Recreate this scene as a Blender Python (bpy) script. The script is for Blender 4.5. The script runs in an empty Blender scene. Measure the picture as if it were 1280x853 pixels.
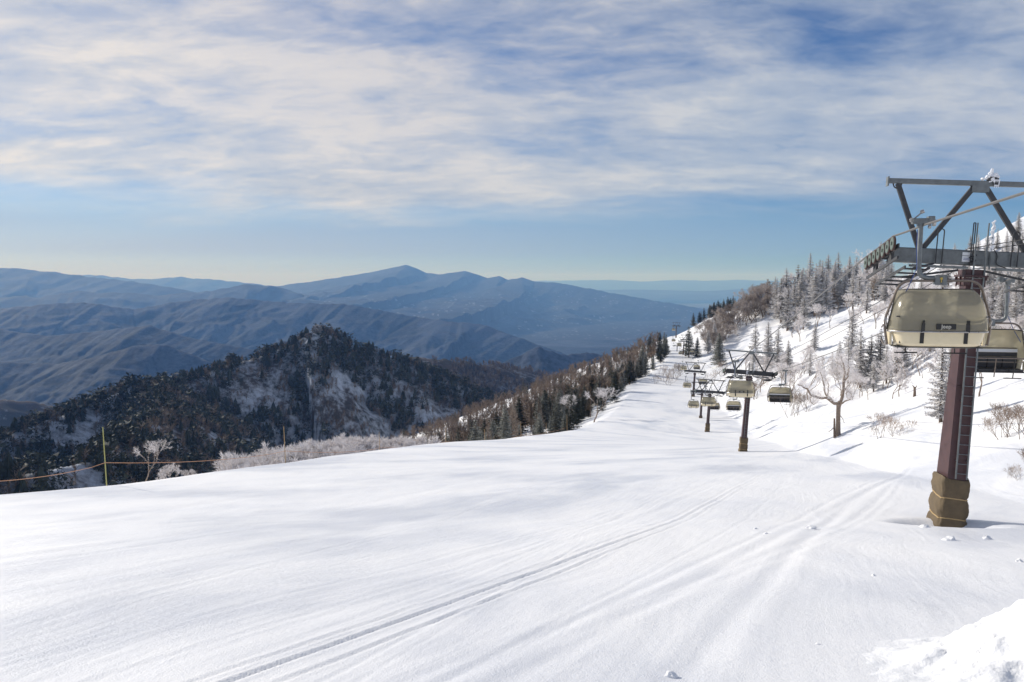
import bpy, bmesh, math, random
import numpy as np
from mathutils import Vector, Matrix

C = bpy.context.scene
COL = C.collection
R = math.radians
rnd = random.Random(7)
rs = np.random.RandomState(11)

# ------------------------------------------------------------------ camera
FPX = 1000.0                     # focal length in photo pixels (1280 wide)
PITCH = math.atan(76.5 / FPX)    # horizon lies 76.5 px above the middle
cd = bpy.data.cameras.new('camera')
cam = bpy.data.objects.new('camera', cd); COL.objects.link(cam)
cam.location = (0, 0, 0); cam.rotation_euler = (math.pi / 2 - PITCH, 0, 0)
cd.sensor_width = 36.0; cd.lens = 36.0 * FPX / 1280.0
cd.clip_start = 0.1; cd.clip_end = 400000
C.camera = cam

# ------------------------------------------------------------------ light
SUN_AZ, SUN_EL = R(-50), R(24)      # azimuth from +Y towards +X, elevation
SUN_STR, SKY_STR = 4.6, 0.086
C.view_settings.view_transform = 'Standard'; C.view_settings.look = 'None'
C.view_settings.gamma = 1; C.view_settings.use_curve_mapping = False
C.view_settings.exposure = -0.05
C.render.engine = 'CYCLES'
C.cycles.use_denoising = True
C.cycles.max_bounces = 6; C.cycles.diffuse_bounces = 3; C.cycles.glossy_bounces = 2
C.cycles.transmission_bounces = 3; C.cycles.transparent_max_bounces = 12; C.cycles.volume_bounces = 0
sd = bpy.data.lights.new('sun', 'SUN'); sd.energy = SUN_STR; sd.angle = R(0.5); sd.color = (1.0, 0.95, 0.88)
sun = bpy.data.objects.new('sun', sd); COL.objects.link(sun)
sdir = Vector((math.sin(SUN_AZ) * math.cos(SUN_EL), math.cos(SUN_AZ) * math.cos(SUN_EL), math.sin(SUN_EL)))
sun.rotation_euler = sdir.to_track_quat('Z', 'Y').to_euler()
sun.location = (-40, 20, 60)

W = bpy.data.worlds.new('World'); C.world = W; W.use_nodes = True
nt = W.node_tree; nt.nodes.clear()
def N(nt, typ, **kw):
    n = nt.nodes.new(typ)
    for k, v in kw.items(): setattr(n, k, v)
    return n
def L(nt, a, b): nt.links.new(a, b)
def mathn(nt, op, a, b=None, c=None, clamp=False):
    n = N(nt, 'ShaderNodeMath', operation=op); n.use_clamp = clamp
    for i, x in enumerate((a, b, c)):
        if x is None: continue
        if isinstance(x, (int, float)): n.inputs[i].default_value = x
        else: L(nt, x, n.inputs[i])
    return n.outputs[0]
def rampn(nt, fac, stops, interp='EASE'):
    n = N(nt, 'ShaderNodeValToRGB'); cr = n.color_ramp; cr.interpolation = interp
    while len(cr.elements) < len(stops): cr.elements.new(0.5)
    for e, (p, c) in zip(cr.elements, stops):
        e.position = p; e.color = (*c, 1) if isinstance(c, tuple) else (c, c, c, 1)
    L(nt, fac, n.inputs[0]); return n.outputs[0]
def mixc(nt, fac, a, b, mode='MIX'):
    n = N(nt, 'ShaderNodeMix', data_type='RGBA', blend_type=mode)
    if isinstance(fac, (int, float)): n.inputs[0].default_value = fac
    else: L(nt, fac, n.inputs[0])
    for i, x in ((6, a), (7, b)):
        if isinstance(x, tuple): n.inputs[i].default_value = (*x, 1)
        else: L(nt, x, n.inputs[i])
    return n.outputs[2]
def noisen(nt, vec, scale, detail=4, rough=0.55, dist=0.0, w=None):
    n = N(nt, 'ShaderNodeTexNoise'); n.inputs['Scale'].default_value = scale
    n.inputs['Detail'].default_value = detail; n.inputs['Roughness'].default_value = rough
    n.inputs['Distortion'].default_value = dist
    if vec is not None: L(nt, vec, n.inputs['Vector'])
    return n.outputs[0]
def mapn(nt, vec, loc=(0, 0, 0), rot=(0, 0, 0), scale=(1, 1, 1)):
    n = N(nt, 'ShaderNodeMapping'); n.inputs[1].default_value = loc
    n.inputs[2].default_value = rot; n.inputs[3].default_value = scale
    L(nt, vec, n.inputs[0]); return n.outputs[0]

sky = N(nt, 'ShaderNodeTexSky', sky_type='NISHITA'); sky.sun_disc = False
sky.sun_elevation = SUN_EL; sky.sun_rotation = SUN_AZ; sky.altitude = 1800
sky.air_density = 1.0; sky.dust_density = 0.6; sky.ozone_density = 1.6
tc = N(nt, 'ShaderNodeTexCoord')
sep = N(nt, 'ShaderNodeSeparateXYZ'); L(nt, tc.outputs['Generated'], sep.inputs[0])
zc = mathn(nt, 'MAXIMUM', sep.outputs[2], 0.012)
zz = mathn(nt, 'ADD', zc, 0.20)
px = mathn(nt, 'DIVIDE', sep.outputs[0], zz); py = mathn(nt, 'DIVIDE', sep.outputs[1], zz)
comb = N(nt, 'ShaderNodeCombineXYZ'); L(nt, px, comb.inputs[0]); L(nt, py, comb.inputs[1])
# a thin sheet of altocumulus: broad streaks plus ripples, on a plane high overhead
m1 = mapn(nt, comb.outputs[0], rot=(0, 0, R(14)), scale=(1.0, 1.35, 1), loc=(9.2, 20.4, 0))
big = noisen(nt, m1, 0.75, 4, 0.55, 0.5)
m2 = mapn(nt, comb.outputs[0], rot=(0, 0, R(-16)), scale=(2.2, 3.6, 1), loc=(7.3, 2.2, 1.5))
mid = noisen(nt, m2, 1.0, 7, 0.56, 0.35)
m4 = mapn(nt, comb.outputs[0], rot=(0, 0, R(24)), scale=(7.0, 11.0, 1), loc=(1.3, 8.8, 3))
puff = noisen(nt, m4, 1.0, 5, 0.6, 0.5)
cov = mathn(nt, 'ADD', mathn(nt, 'ADD', mathn(nt, 'MULTIPLY', big, 0.50), mathn(nt, 'MULTIPLY', mid, 0.37)), mathn(nt, 'MULTIPLY', puff, 0.13))
# thick in a belt above the horizon, broken into wisps higher up
sheet = rampn(nt, sep.outputs[2], [(0.05, 0.045), (0.11, 0.09), (0.20, 0.07), (0.28, 0.0), (0.35, -0.045), (0.5, -0.02)], 'EASE')
cov = mathn(nt, 'ADD', cov, sheet)
cfac = rampn(nt, cov, [(0.37, 0.0), (0.46, 0.45), (0.54, 0.80), (0.64, 0.96)], 'LINEAR')
# the sheet ends at about five degrees above the horizon, ragged
edge = mathn(nt, 'ADD', sep.outputs[2], mathn(nt, 'MULTIPLY', mathn(nt, 'SUBTRACT', big, 0.5), 0.10))
efac = rampn(nt, edge, [(0.065, 0.0), (0.085, 0.35), (0.115, 1.0)], 'EASE')
cf = mathn(nt, 'MULTIPLY', cfac, efac)
cf = mathn(nt, 'MULTIPLY', cf, 0.93)
# brightness of the cloud: towards the sun brighter and warmer
sv = N(nt, 'ShaderNodeVectorMath', operation='DOT_PRODUCT'); L(nt, tc.outputs['Generated'], sv.inputs[0]); sv.inputs[1].default_value = sdir
sunf = mathn(nt, 'MULTIPLY_ADD', sv.outputs['Value'], 0.5, 0.5)
shade = rampn(nt, mathn(nt, 'ADD', mathn(nt, 'MULTIPLY', mid, 0.68), mathn(nt, 'MULTIPLY', puff, 0.32)), [(0.38, (5.4, 6.1, 7.4)), (0.5, (6.8, 7.2, 8.0)), (0.60, (8.3, 8.3, 8.5))], 'LINEAR')
warm = rampn(nt, sunf, [(0.55, (0.74, 0.82, 0.95)), (0.72, (0.90, 0.94, 0.98)), (0.87, (1.10, 1.05, 1.0)), (1.0, (1.35, 1.25, 1.12))], 'LINEAR')
cc = mixc(nt, 1.0, shade, warm, 'MULTIPLY')
# faint low haze bank streaks just above the horizon, left
m3 = mapn(nt, comb.outputs[0], scale=(0.06, 0.25, 1), loc=(0.4, 2.0, 9))
low = noisen(nt, m3, 1.0, 3, 0.5)
lowf = mathn(nt, 'MULTIPLY', rampn(nt, low, [(0.5, 0.0), (0.62, 0.45)], 'EASE'), rampn(nt, sep.outputs[2], [(0.02, 0.0), (0.035, 1.0), (0.06, 1.0), (0.085, 0.0)], 'EASE'))
skyc = mixc(nt, lowf, sky.outputs[0], (6.6, 6.5, 6.7))
skyc = mixc(nt, mathn(nt, 'MULTIPLY', rampn(nt, sep.outputs[2], [(0.0, 0.6), (0.03, 0.5), (0.10, 0.0)], 'EASE'), rampn(nt, sunf, [(0.66, 0.25), (0.92, 1.0)], 'EASE')), skyc, mixc(nt, rampn(nt, sunf, [(0.6, 0.0), (0.95, 1.0)], 'LINEAR'), (6.2, 6.0, 7.2), (9.8, 8.2, 8.2)))
skyt = mixc(nt, 1.0, skyc, rampn(nt, sunf, [(0.6, (0.44, 0.70, 1.08)), (0.92, (0.62, 0.77, 1.02))], 'LINEAR'), 'MULTIPLY')
fin = mixc(nt, cf, skyt, cc)
bg = N(nt, 'ShaderNodeBackground'); bg.inputs[1].default_value = SKY_STR
wo = N(nt, 'ShaderNodeOutputWorld'); L(nt, fin, bg.inputs[0]); L(nt, bg.outputs[0], wo.inputs[0])

# ------------------------------------------------------------------ maths
def ray(u, v):
    a = (u - 640.0) / FPX; b = (426.5 - v) / FPX
    cp, sp = math.cos(PITCH), math.sin(PITCH)
    return np.array([a, cp + b * sp, -sp + b * cp])
def P(u, v, D):
    """world point seen at photo pixel (u, v) at forward distance D"""
    d = ray(u, v); return Vector(d * (D / d[1]))
_perm = rs.permutation(512)
_g = rs.uniform(0, 2 * np.pi, 512); _gx, _gy = np.cos(_g), np.sin(_g)
def perlin(x, y):
    x = np.asarray(x, float); y = np.asarray(y, float)
    xi = np.floor(x).astype(np.int64); yi = np.floor(y).astype(np.int64)
    xf, yf = x - xi, y - yi
    def g(ix, iy, fx, fy):
        h = _perm[(_perm[ix & 511] + iy) & 511]
        return _gx[h] * fx + _gy[h] * fy
    u = xf * xf * xf * (xf * (xf * 6 - 15) + 10); v = yf * yf * yf * (yf * (yf * 6 - 15) + 10)
    a = g(xi, yi, xf, yf); b = g(xi + 1, yi, xf - 1, yf)
    c = g(xi, yi + 1, xf, yf - 1); d = g(xi + 1, yi + 1, xf - 1, yf - 1)
    return 1.5 * ((a * (1 - u) + b * u) * (1 - v) + (c * (1 - u) + d * u) * v)
def fbm(x, y, o=4, g=0.5):
    s, a = 0, 1.0
    for i in range(o): s = s + a * perlin(x * 2 ** i + 17.3 * i, y * 2 ** i - 9.1 * i); a *= g
    return s
def ridged(x, y, o=4, g=0.5):
    s, a, t = 0, 1.0, 0
    for i in range(o): s = s + a * (1 - 2 * np.abs(perlin(x * 2 ** i + 5.3 * i, y * 2 ** i + 3.7 * i))); t += a; a *= g
    return s / t
def sstep(a, b, x):
    t = np.clip((x - a) / (b - a), 0, 1); return t * t * (3 - 2 * t)
def interp(x, pts):
    xs, ys = zip(*pts); return np.interp(x, xs, ys)
def soft(d, w):      # smooth max(d, 0)
    return 0.5 * (d + np.sqrt(d * d + w * w)) - 0.5 * w * np.exp(-np.abs(d) / (w * 1.5))

# ------------------------------------------------------------------ the ski hill as a height function
ZC = [(-60, 9.5), (0, -1.9), (6, -3.15), (22, -6.75), (33, -8.6), (48, -11.3), (60, -13.4), (78, -16.7), (105, -21.2), (134, -25.4), (163, -28.2), (190, -29.5), (222, -30.3), (250, -34), (285, -38.6), (305, -39.6), (338, -37.6), (370, -35.2), (460, -37), (550, -38.6), (620, -44), (700, -70), (900, -220)]
XE = [(-60, -60), (0, -32), (20, -23), (33, -17.2), (48, -14.2), (76, -11.8), (92, -7.6), (105, -1.2), (118, 4.2), (140, 13), (165, 20), (190, 26.5), (225, 34), (300, 45), (340, 63.5), (370, 73), (550, 109), (700, 140), (900, 190)]
XB = [(-60, 9), (0, 12), (22, 16.5), (50, 22), (75, 27), (110, 34.5), (150, 43), (230, 55), (300, 70), (370, 84), (450, 92), (550, 113), (900, 190)]
RS = [(0, 0.30), (25, 0.36), (60, 0.5), (150, 0.55), (235, 0.585), (290, 0.34), (380, 0.36), (450, 0.6), (900, 0.6)]
LS = [(0, 0.62), (110, 0.62), (150, 0.5), (190, 0.42), (900, 0.38)]
def znear(X, Y, fine=True):
    X = np.asarray(X, float); Y = np.asarray(Y, float)
    z = interp(Y, ZC)
    e = interp(Y, XE); b = interp(Y, XB)
    w = np.clip(np.abs(Y) * 0.03, 1.0, 6.0)
    d = X - b
    rise = interp(Y, RS) * soft(d, w * 2.2)
    cap = interp(Y, [(0, 90), (250, 100), (300, 90), (380, 60), (450, 29), (900, 26)])
    rise = cap * np.tanh(rise / cap)
    und = fbm(X / 22, Y / 22, 4) * 1.7 + fbm(X / 60 + 4, Y / 60, 2) * 2.0
    rise = rise + und * sstep(2, 22, d)
    dl = e - X
    drop = interp(Y, LS) * soft(dl, w * 1.6)
    drop = drop + fbm(X / 30 + 9, Y / 30, 3) * 2.5 * sstep(4, 30, dl)
    roll = 0.25 * np.exp(-(dl / (2.0 + w)) ** 2) * sstep(5, 30, Y)
    z = z + rise - drop
    # gentle rolls of the groomed run
    z = z + 0.17 * fbm(X / 26 + 2, Y / 26 + 5, 2) * sstep(6, 30, Y) * (1 - sstep(300, 400, Y))
    z = z - 1.2 * sstep(60, 0, Y) * 0
    if fine:
        near = 1 - sstep(35, 90, Y)
        z = z + 0.02 * fbm(X / 2.3, Y / 5.0, 3) * near
    return z
def tracks(X, Y):
    """ski and machine tracks pressed in the groomed snow"""
    z = np.zeros_like(X)
    for (a, b, off, wd, dp, bow) in TRACKS:
        ax, ay = a; bx, by = b
        L_ = math.hypot(bx - ax, by - ay); tx, ty = (bx - ax) / L_, (by - ay) / L_
        s = (X - ax) * tx + (Y - ay) * ty
        dd = (X - ax) * ty - (Y - ay) * tx + off - bow * np.sin(np.clip(s / L_, -0.2, 1.2) * math.pi)
        dd = dd + 0.03 * perlin(s / 6.0 + off * 7, s * 0 + bow)
        m = sstep(-0.15 * L_, 0.02 * L_, s) * (1 - sstep(0.9 * L_, 1.05 * L_, s))
        z += 0.15 * m * (-dp * np.exp(-(dd / wd) ** 2) + 0.45 * dp * (np.exp(-((dd - 1.9 * wd) / wd) ** 2) + np.exp(-((dd + 1.9 * wd) / wd) ** 2)))
    return z
def raycast(u, v, zf=None, y0=3.0, y1=900.0, n=4000):
    zf = zf or (lambda x, y: znear(x, y, False))
    d = ray(u, v); Y = np.exp(np.linspace(math.log(y0), math.log(y1), n)); X = Y * d[0] / d[1]; Z = Y * d[2] / d[1]
    h = zf(X, Y); k = np.argmax(h > Z)
    if h[k] <= Z[k]: return None
    return Vector((X[k], Y[k], h[k]))
TRACKS = []
def tr(u0, v0, u1, v1, off=0, wd=0.10, dp=0.035, bow=0):
    a = raycast(u0, v0); b = raycast(u1, v1)
    TRACKS.append(((a.x, a.y), (b.x, b.y), off, wd, dp, bow))
tr(290, 851, 965, 588, 0, 0.035, 0.22); tr(290, 851, 965, 588, 0.26, 0.03, 0.12); tr(500, 795, 965, 590, 0.02, 0.03, 0.16); tr(500, 795, 965, 590, 0.5, 0.03, 0.05)
tr(160, 800, 900, 590, 0.2, 0.05, 0.05); tr(150, 845, 930, 590, 0, 0.12, 0.03); tr(0, 790, 620, 625, 0, 0.05, 0.04); tr(20, 792, 640, 622, .3, 0.05, 0.03)
tr(520, 850, 1120, 600, 0, 0.12, 0.06, 0.6); tr(560, 850, 1130, 600, 0, 0.10, 0.05, 0.6); tr(640, 850, 1145, 575, 0, 0.12, 0.06, -0.8); tr(650, 850, 1145, 575, 0.5, 0.08, 0.05, -0.8)
tr(860, 840, 1150, 570, 0, 0.16, 0.10, -1.2); tr(330, 760, 900, 600, 0, 0.15, 0.035); tr(0, 745, 700, 600, 0, 0.2, 0.04); tr(0, 700, 640, 590, 0, 0.25, 0.05)
tr(0, 660, 600, 580, 0, 0.3, 0.06); tr(100, 700, 640, 600, 0.5, 0.1, 0.04); tr(880, 664, 1275, 668, 0, 0.06, 0.06); tr(900, 672, 1275, 680, 0, 0.05, 0.05)
for k_ in range(10): tr(rnd.uniform(0, 700), 851 if k_ % 2 else 760, rnd.uniform(700, 1120), rnd.uniform(585, 600), 0, rnd.uniform(.03, .06), rnd.uniform(.02, .05), rnd.uniform(-.4, .4))

def ridge_fn(crest, slope, lam, amp, floor, seed=0, prof=None, pw=1.0):
    pts = np.array(crest)                       # (x, y, z) rows
    seg = np.sqrt(((pts[1:, :2] - pts[:-1, :2]) ** 2).sum(1)); cum = np.concatenate([[0], np.cumsum(seg)])
    def f(X, Y):
        best = np.full(X.shape, 1e18); zc = np.zeros(X.shape); s = np.zeros(X.shape)
        for i in range(len(pts) - 1):
            a, b = pts[i], pts[i + 1]; dx, dy = b[0] - a[0], b[1] - a[1]
            t = np.clip(((X - a[0]) * dx + (Y - a[1]) * dy) / (dx * dx + dy * dy), 0, 1)
            d2 = (X - a[0] - t * dx) ** 2 + (Y - a[1] - t * dy) ** 2
            m = d2 < best; best = np.where(m, d2, best)
            zc = np.where(m, a[2] + t * (b[2] - a[2]), zc); s = np.where(m, cum[i] + t * seg[i], s)
        d = np.sqrt(best)
        wx = fbm(X / (lam * 1.3) + seed, Y / (lam * 1.3), 3) * 0.35
        sp = ridged(s / lam + wx + seed * 3.1, d / (lam * 3.2) + wx, 2, 0.55)
        iso = ridged(X / (lam * 0.8) + seed + wx, Y / (lam * 0.8) + wx, 5, 0.55)
        A = amp * (1 - np.exp(-d / (lam * 0.9)))
        z = zc - (prof(d) if prof else slope * d ** pw) + A * (0.62 * sp + 0.45 * iso) - A * 0.25 + amp * 0.10 * fbm(s / (lam * 0.25) + seed, Y * 0 + seed, 3)
        return z
    return f
def crest(pts): return [tuple(P(u, v, D)) for u, v, D in pts]

# ------------------------------------------------------------------ helpers
def tag(o, label=None, cat=None, group=None, kind=None):
    if label: o['label'] = label
    if cat: o['category'] = cat
    if group: o['group'] = group
    if kind: o['kind'] = kind
    return o
def empty(name, loc=(0, 0, 0), rot=(0, 0, 0)):
    o = bpy.data.objects.new(name, None); COL.objects.link(o)
    o.location = loc; o.rotation_euler = rot; o.empty_display_size = 0.3; return o
def mesh_np(name, V, F, mat, smooth=True, parent=None):
    """V (n,3) array, F (m,k) array of equal-sided faces"""
    me = bpy.data.meshes.new(name); V = np.asarray(V, np.float32); F = np.asarray(F, np.int32)
    me.vertices.add(len(V)); me.vertices.foreach_set('co', V.ravel())
    k = F.shape[1]; me.loops.add(F.size); me.loops.foreach_set('vertex_index', F.ravel())
    me.polygons.add(len(F)); me.polygons.foreach_set('loop_start', np.arange(0, F.size, k, dtype=np.int32))
    me.polygons.foreach_set('loop_total', np.full(len(F), k, np.int32))
    me.polygons.foreach_set('use_smooth', np.full(len(F), smooth))
    me.update(calc_edges=True); me.materials.append(mat)
    o = bpy.data.objects.new(name, me); COL.objects.link(o)
    if parent: o.parent = parent
    return o
def grid_faces(nr, nc, wrap=False):
    r = np.arange(nr - 1)[:, None]; c = np.arange(nc if wrap else nc - 1)[None, :]
    c2 = (c + 1) % nc
    return np.stack([r * nc + c, r * nc + c2, (r + 1) * nc + c2, (r + 1) * nc + c], -1).reshape(-1, 4)

class MB:
    def __init__(s): s.v = []; s.f = []
    def add(s, vs, fs):
        n = len(s.v); s.v += [tuple(v) for v in vs]; s.f += [tuple(i + n for i in f) for f in fs]; return s
    def box(s, c, d, M=None):
        cx, cy, cz = c; x, y, z = d[0] / 2, d[1] / 2, d[2] / 2; b = min(x, y, z) * 0.16
        # chamfered box
        vs = []; 
        for sx in (-1, 1):
            for sy in (-1, 1):
                for sz in (-1, 1):
                    vs += [(sx * (x - b), sy * (y - b), sz * z), (sx * (x - b), sy * y, sz * (z - b)), (sx * x, sy * (y - b), sz * (z - b))]
        def idx(sx, sy, sz, k): return ((sx > 0) * 4 + (sy > 0) * 2 + (sz > 0)) * 3 + k
        fs = []
        for sz in (-1, 1):
            q = [idx(-1, -1, sz, 0), idx(1, -1, sz, 0), idx(1, 1, sz, 0), idx(-1, 1, sz, 0)]; fs.append(q if sz > 0 else q[::-1])
        for sy in (-1, 1):
            q = [idx(-1, sy, -1, 1), idx(-1, sy, 1, 1), idx(1, sy, 1, 1), idx(1, sy, -1, 1)]; fs.append(q if sy > 0 else q[::-1])
        for sx in (-1, 1):
            q = [idx(sx, -1, -1, 2), idx(sx, 1, -1, 2), idx(sx, 1, 1, 2), idx(sx, -1, 1, 2)]; fs.append(q if sx > 0 else q[::-1])
        for sy in (-1, 1):
            for sz in (-1, 1): q = [idx(-1, sy, sz, 0), idx(1, sy, sz, 0), idx(1, sy, sz, 1), idx(-1, sy, sz, 1)]; fs.append(q if sy * sz < 0 else q[::-1])
        for sx in (-1, 1):
            for sz in (-1, 1): q = [idx(sx, -1, sz, 0), idx(sx, 1, sz, 0), idx(sx, 1, sz, 2), idx(sx, -1, sz, 2)]; fs.append(q if sx * sz > 0 else q[::-1])
        for sx in (-1, 1):
            for sy in (-1, 1): q = [idx(sx, sy, -1, 1), idx(sx, sy, 1, 1), idx(sx, sy, 1, 2), idx(sx, sy, -1, 2)]; fs.append(q if sx * sy < 0 else q[::-1])
        for sx in (-1, 1):
            for sy in (-1, 1):
                for sz in (-1, 1): fs.append((idx(sx, sy, sz, 0), idx(sx, sy, sz, 1), idx(sx, sy, sz, 2)))
        if M is not None: vs = [M @ Vector(v) for v in vs]
        return s.add([(v[0] + cx, v[1] + cy, v[2] + cz) for v in vs], fs)
    def beam(s, a, b, w, h):
        """box-section bar from a to b"""
        a, b = Vector(a), Vector(b); d = b - a
        M = d.to_track_quat('Y', 'Z').to_matrix()
        return s.box((a + b) / 2, (w, d.length, h), M)
    def tube(s, pts, r, n=8, closed=False, cap=True):
        pts = [Vector(p) for p in pts]; k = len(pts)
        rr = r if isinstance(r, (list, tuple)) else [r] * k
        up = Vector((0, 0, 1)); rings = []; px_ = None
        for i, p in enumerate(pts):
            if closed: t = (pts[(i + 1) % k] - pts[i - 1])
            else: t = pts[min(i + 1, k - 1)] - pts[max(i - 1, 0)]
            t.normalize()
            if px_ is None:
                x = t.cross(up); x = x if x.length > 1e-3 else t.cross(Vector((1, 0, 0)))
            else: x = px_ - t * px_.dot(t)
            x.normalize(); px_ = x; y = t.cross(x)
            rings.append([p + (x * math.cos(2 * math.pi * j / n) + y * math.sin(2 * math.pi * j / n)) * rr[i] for j in range(n)])
        vs = [v for rg in rings for v in rg]; fs = []
        for i in range(k if closed else k - 1):
            i2 = (i + 1) % k
            for j in range(n): fs.append((i * n + j, i * n + (j + 1) % n, i2 * n + (j + 1) % n, i2 * n + j))
        if cap and not closed: fs += [tuple(range(n))[::-1], tuple((k - 1) * n + j for j in range(n))]
        return s.add(vs, fs)
    def disc(s, c, axis, r, w, n=18):
        a = Vector(axis).normalized(); c = Vector(c)
        return s.tube([c - a * w / 2, c - a * w * 0.5 * 0.98, c + a * w * 0.49, c + a * w / 2], [r * 0.9, r, r, r * 0.9], n)
    def build(s, name, mat, parent=None, smooth=False):
        me = bpy.data.meshes.new(name); me.from_pydata(s.v, [], s.f); me.materials.append(mat)
        me.validate(); 
        bm = bmesh.new(); bm.from_mesh(me); bmesh.ops.recalc_face_normals(bm, faces=bm.faces[:]); bm.to_mesh(me); bm.free()
        if smooth:
            me.polygons.foreach_set('use_smooth', [True] * len(me.polygons))
            try: me.set_sharp_from_angle(angle=R(40))
            except Exception: pass
        o = bpy.data.objects.new(name, me); COL.objects.link(o)
        if parent: o.parent = parent
        return o
def fillet(pts, r, n=6, closed=False):
    """round the corners of a polyline"""
    pts = [Vector(p) for p in pts]; k = len(pts); out = []
    for i in range(k):
        if not closed and i in (0, k - 1): out.append(pts[i]); continue
        a, b, c = pts[i - 1], pts[i], pts[(i + 1) % k]
        rr = r[i] if isinstance(r, (list, tuple)) else r
        la, lc = (a - b), (c - b); q = min(rr, la.length * 0.48, lc.length * 0.48)
        p0, p1 = b + la.normalized() * q, b + lc.normalized() * q
        for j in range(n + 1):
            t = j / n; out.append(p0 * (1 - t) ** 2 + b * 2 * t * (1 - t) + p1 * t * t)
    return out
def copy_tree(o, parent=None):
    c = o.copy(); COL.objects.link(c)
    if parent: c.parent = parent
    for ch in KIDS.get(o.name, []): copy_tree(ch, c)
    return c
KIDS = {}
def index_kids(o):
    ks = list(o.children); KIDS[o.name] = ks
    for k in ks: index_kids(k)

# ------------------------------------------------------------------ materials
def material(name, col, rough=0.6, metal=0.0, noise=0.0, nscale=8, bump=0.0, bscale=20, spec=0.5, coat=0):
    m = bpy.data.materials.new(name); m.use_nodes = True; t = m.node_tree; b = t.nodes['Principled BSDF']
    b.inputs['Roughness'].default_value = rough; b.inputs['Metallic'].default_value = metal
    b.inputs['Specular IOR Level'].default_value = spec; b.inputs['Coat Weight'].default_value = coat
    tcn = N(t, 'ShaderNodeTexCoord')
    if noise:
        nz = noisen(t, tcn.outputs['Object'], nscale, 5, 0.6)
        k = rampn(t, nz, [(0.3, tuple(c * (1 - noise) for c in col)), (0.7, tuple(min(1, c * (1 + noise)) for c in col))], 'LINEAR')
        L(t, k, b.inputs['Base Color'])
        L(t, mathn(t, 'MULTIPLY_ADD', nz, 0.3, rough - 0.15), b.inputs['Roughness'])
    else: b.inputs['Base Color'].default_value = (*col, 1)
    if bump:
        bn = N(t, 'ShaderNodeBump'); bn.inputs['Strength'].default_value = bump; bn.inputs['Distance'].default_value = 0.02
        L(t, noisen(t, tcn.outputs['Object'], bscale, 4, 0.6), bn.inputs['Height']); L(t, bn.outputs[0], b.inputs['Normal'])
    return m
M = {}
M['maroon'] = material('maroon_paint', (0.062, 0.027, 0.029), 0.5, 0, 0.25, 3)
M['galv'] = material('galvanised_steel', (0.17, 0.185, 0.19), 0.5, 0.55, 0.25, 6, 0.1, 40)
M['galv_dark'] = material('weathered_steel', (0.055, 0.056, 0.06), 0.55, 0.3, 0.3, 6, 0.1, 40)
M['steel'] = material('bare_steel', (0.42, 0.40, 0.38), 0.32, 0.85, 0.15, 10)
M['brownsteel'] = material('brown_tube', (0.20, 0.165, 0.14), 0.35, 0.5, 0.15, 10)
M['rubber'] = material('black_rubber', (0.018, 0.018, 0.02), 0.7)
M['tyre'] = material('red_rubber_liner', (0.05, 0.022, 0.02), 0.7, 0, 0.3, 15)
M['wheel'] = material('grey_wheel', (0.12, 0.15, 0.13), 0.5, 0.2, 0.2, 10)
M['cream'] = material('cream_shell', (0.72, 0.62, 0.42), 0.32, 0, 0.05, 4, spec=0.5, coat=0.3)
M['black'] = material('black_plastic', (0.012, 0.012, 0.013), 0.5)
M['seat'] = material('grey_seat_vinyl', (0.055, 0.055, 0.06), 0.6, 0, 0.2, 10, 0.1, 60)
M['white'] = material('white_plate', (0.75, 0.76, 0.78), 0.5)
M['print'] = material('blue_grey_print', (0.12, 0.15, 0.30), 0.6)
M['silver'] = material('silver_lettering', (0.5, 0.48, 0.42), 0.4, 0.3)
M['mat'] = material('brown_padded_canvas', (0.125, 0.093, 0.056), 0.9, 0, 0.22, 5, 0.5, 14)
M['ropetan'] = material('tan_rope', (0.45, 0.32, 0.16), 0.8)
M['rope_orange'] = material('orange_rope', (0.62, 0.34, 0.20), 0.8)
M['wirerope'] = material('wire_rope', (0.17, 0.165, 0.16), 0.5, 0.5, 0.3, 30)
M['bluecable'] = material('blue_cable', (0.03, 0.07, 0.25), 0.5)
M['ochre'] = material('ochre_fitting', (0.5, 0.36, 0.08), 0.5)
M['bamboo'] = material('bamboo_pole', (0.42, 0.28, 0.14), 0.6, 0, 0.2, 6)
M['yellowpole'] = material('yellow_green_pole', (0.40, 0.39, 0.13), 0.5)
M['rime'] = material('rime_ice', (0.86, 0.87, 0.9), 0.8, 0, 0.06, 30, 0.6, 25)

def bubble_material():
    m = bpy.data.materials.new('smoked_bubble'); m.use_nodes = True; t = m.node_tree; b = t.nodes['Principled BSDF']
    b.inputs['Base Color'].default_value = (0.46, 0.435, 0.36, 1); b.inputs['Roughness'].default_value = 0.16
    b.inputs['Specular IOR Level'].default_value = 0.6
    tr_ = N(t, 'ShaderNodeBsdfTransparent'); tr_.inputs[0].default_value = (0.72, 0.68, 0.55, 1)
    tl = N(t, 'ShaderNodeBsdfTranslucent'); tl.inputs[0].default_value = (0.66, 0.63, 0.54, 1)
    mx0 = N(t, 'ShaderNodeMixShader'); mx0.inputs[0].default_value = 0.38
    L(t, b.outputs[0], mx0.inputs[1]); L(t, tl.outputs[0], mx0.inputs[2])
    mx = N(t, 'ShaderNodeMixShader'); mx.inputs[0].default_value = 0.44
    L(t, mx0.outputs[0], mx.inputs[1]); L(t, tr_.outputs[0], mx.inputs[2])
    L(t, mx.outputs[0], t.nodes['Material Output'].inputs[0]); return m
M['bubble'] = bubble_material()

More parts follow.
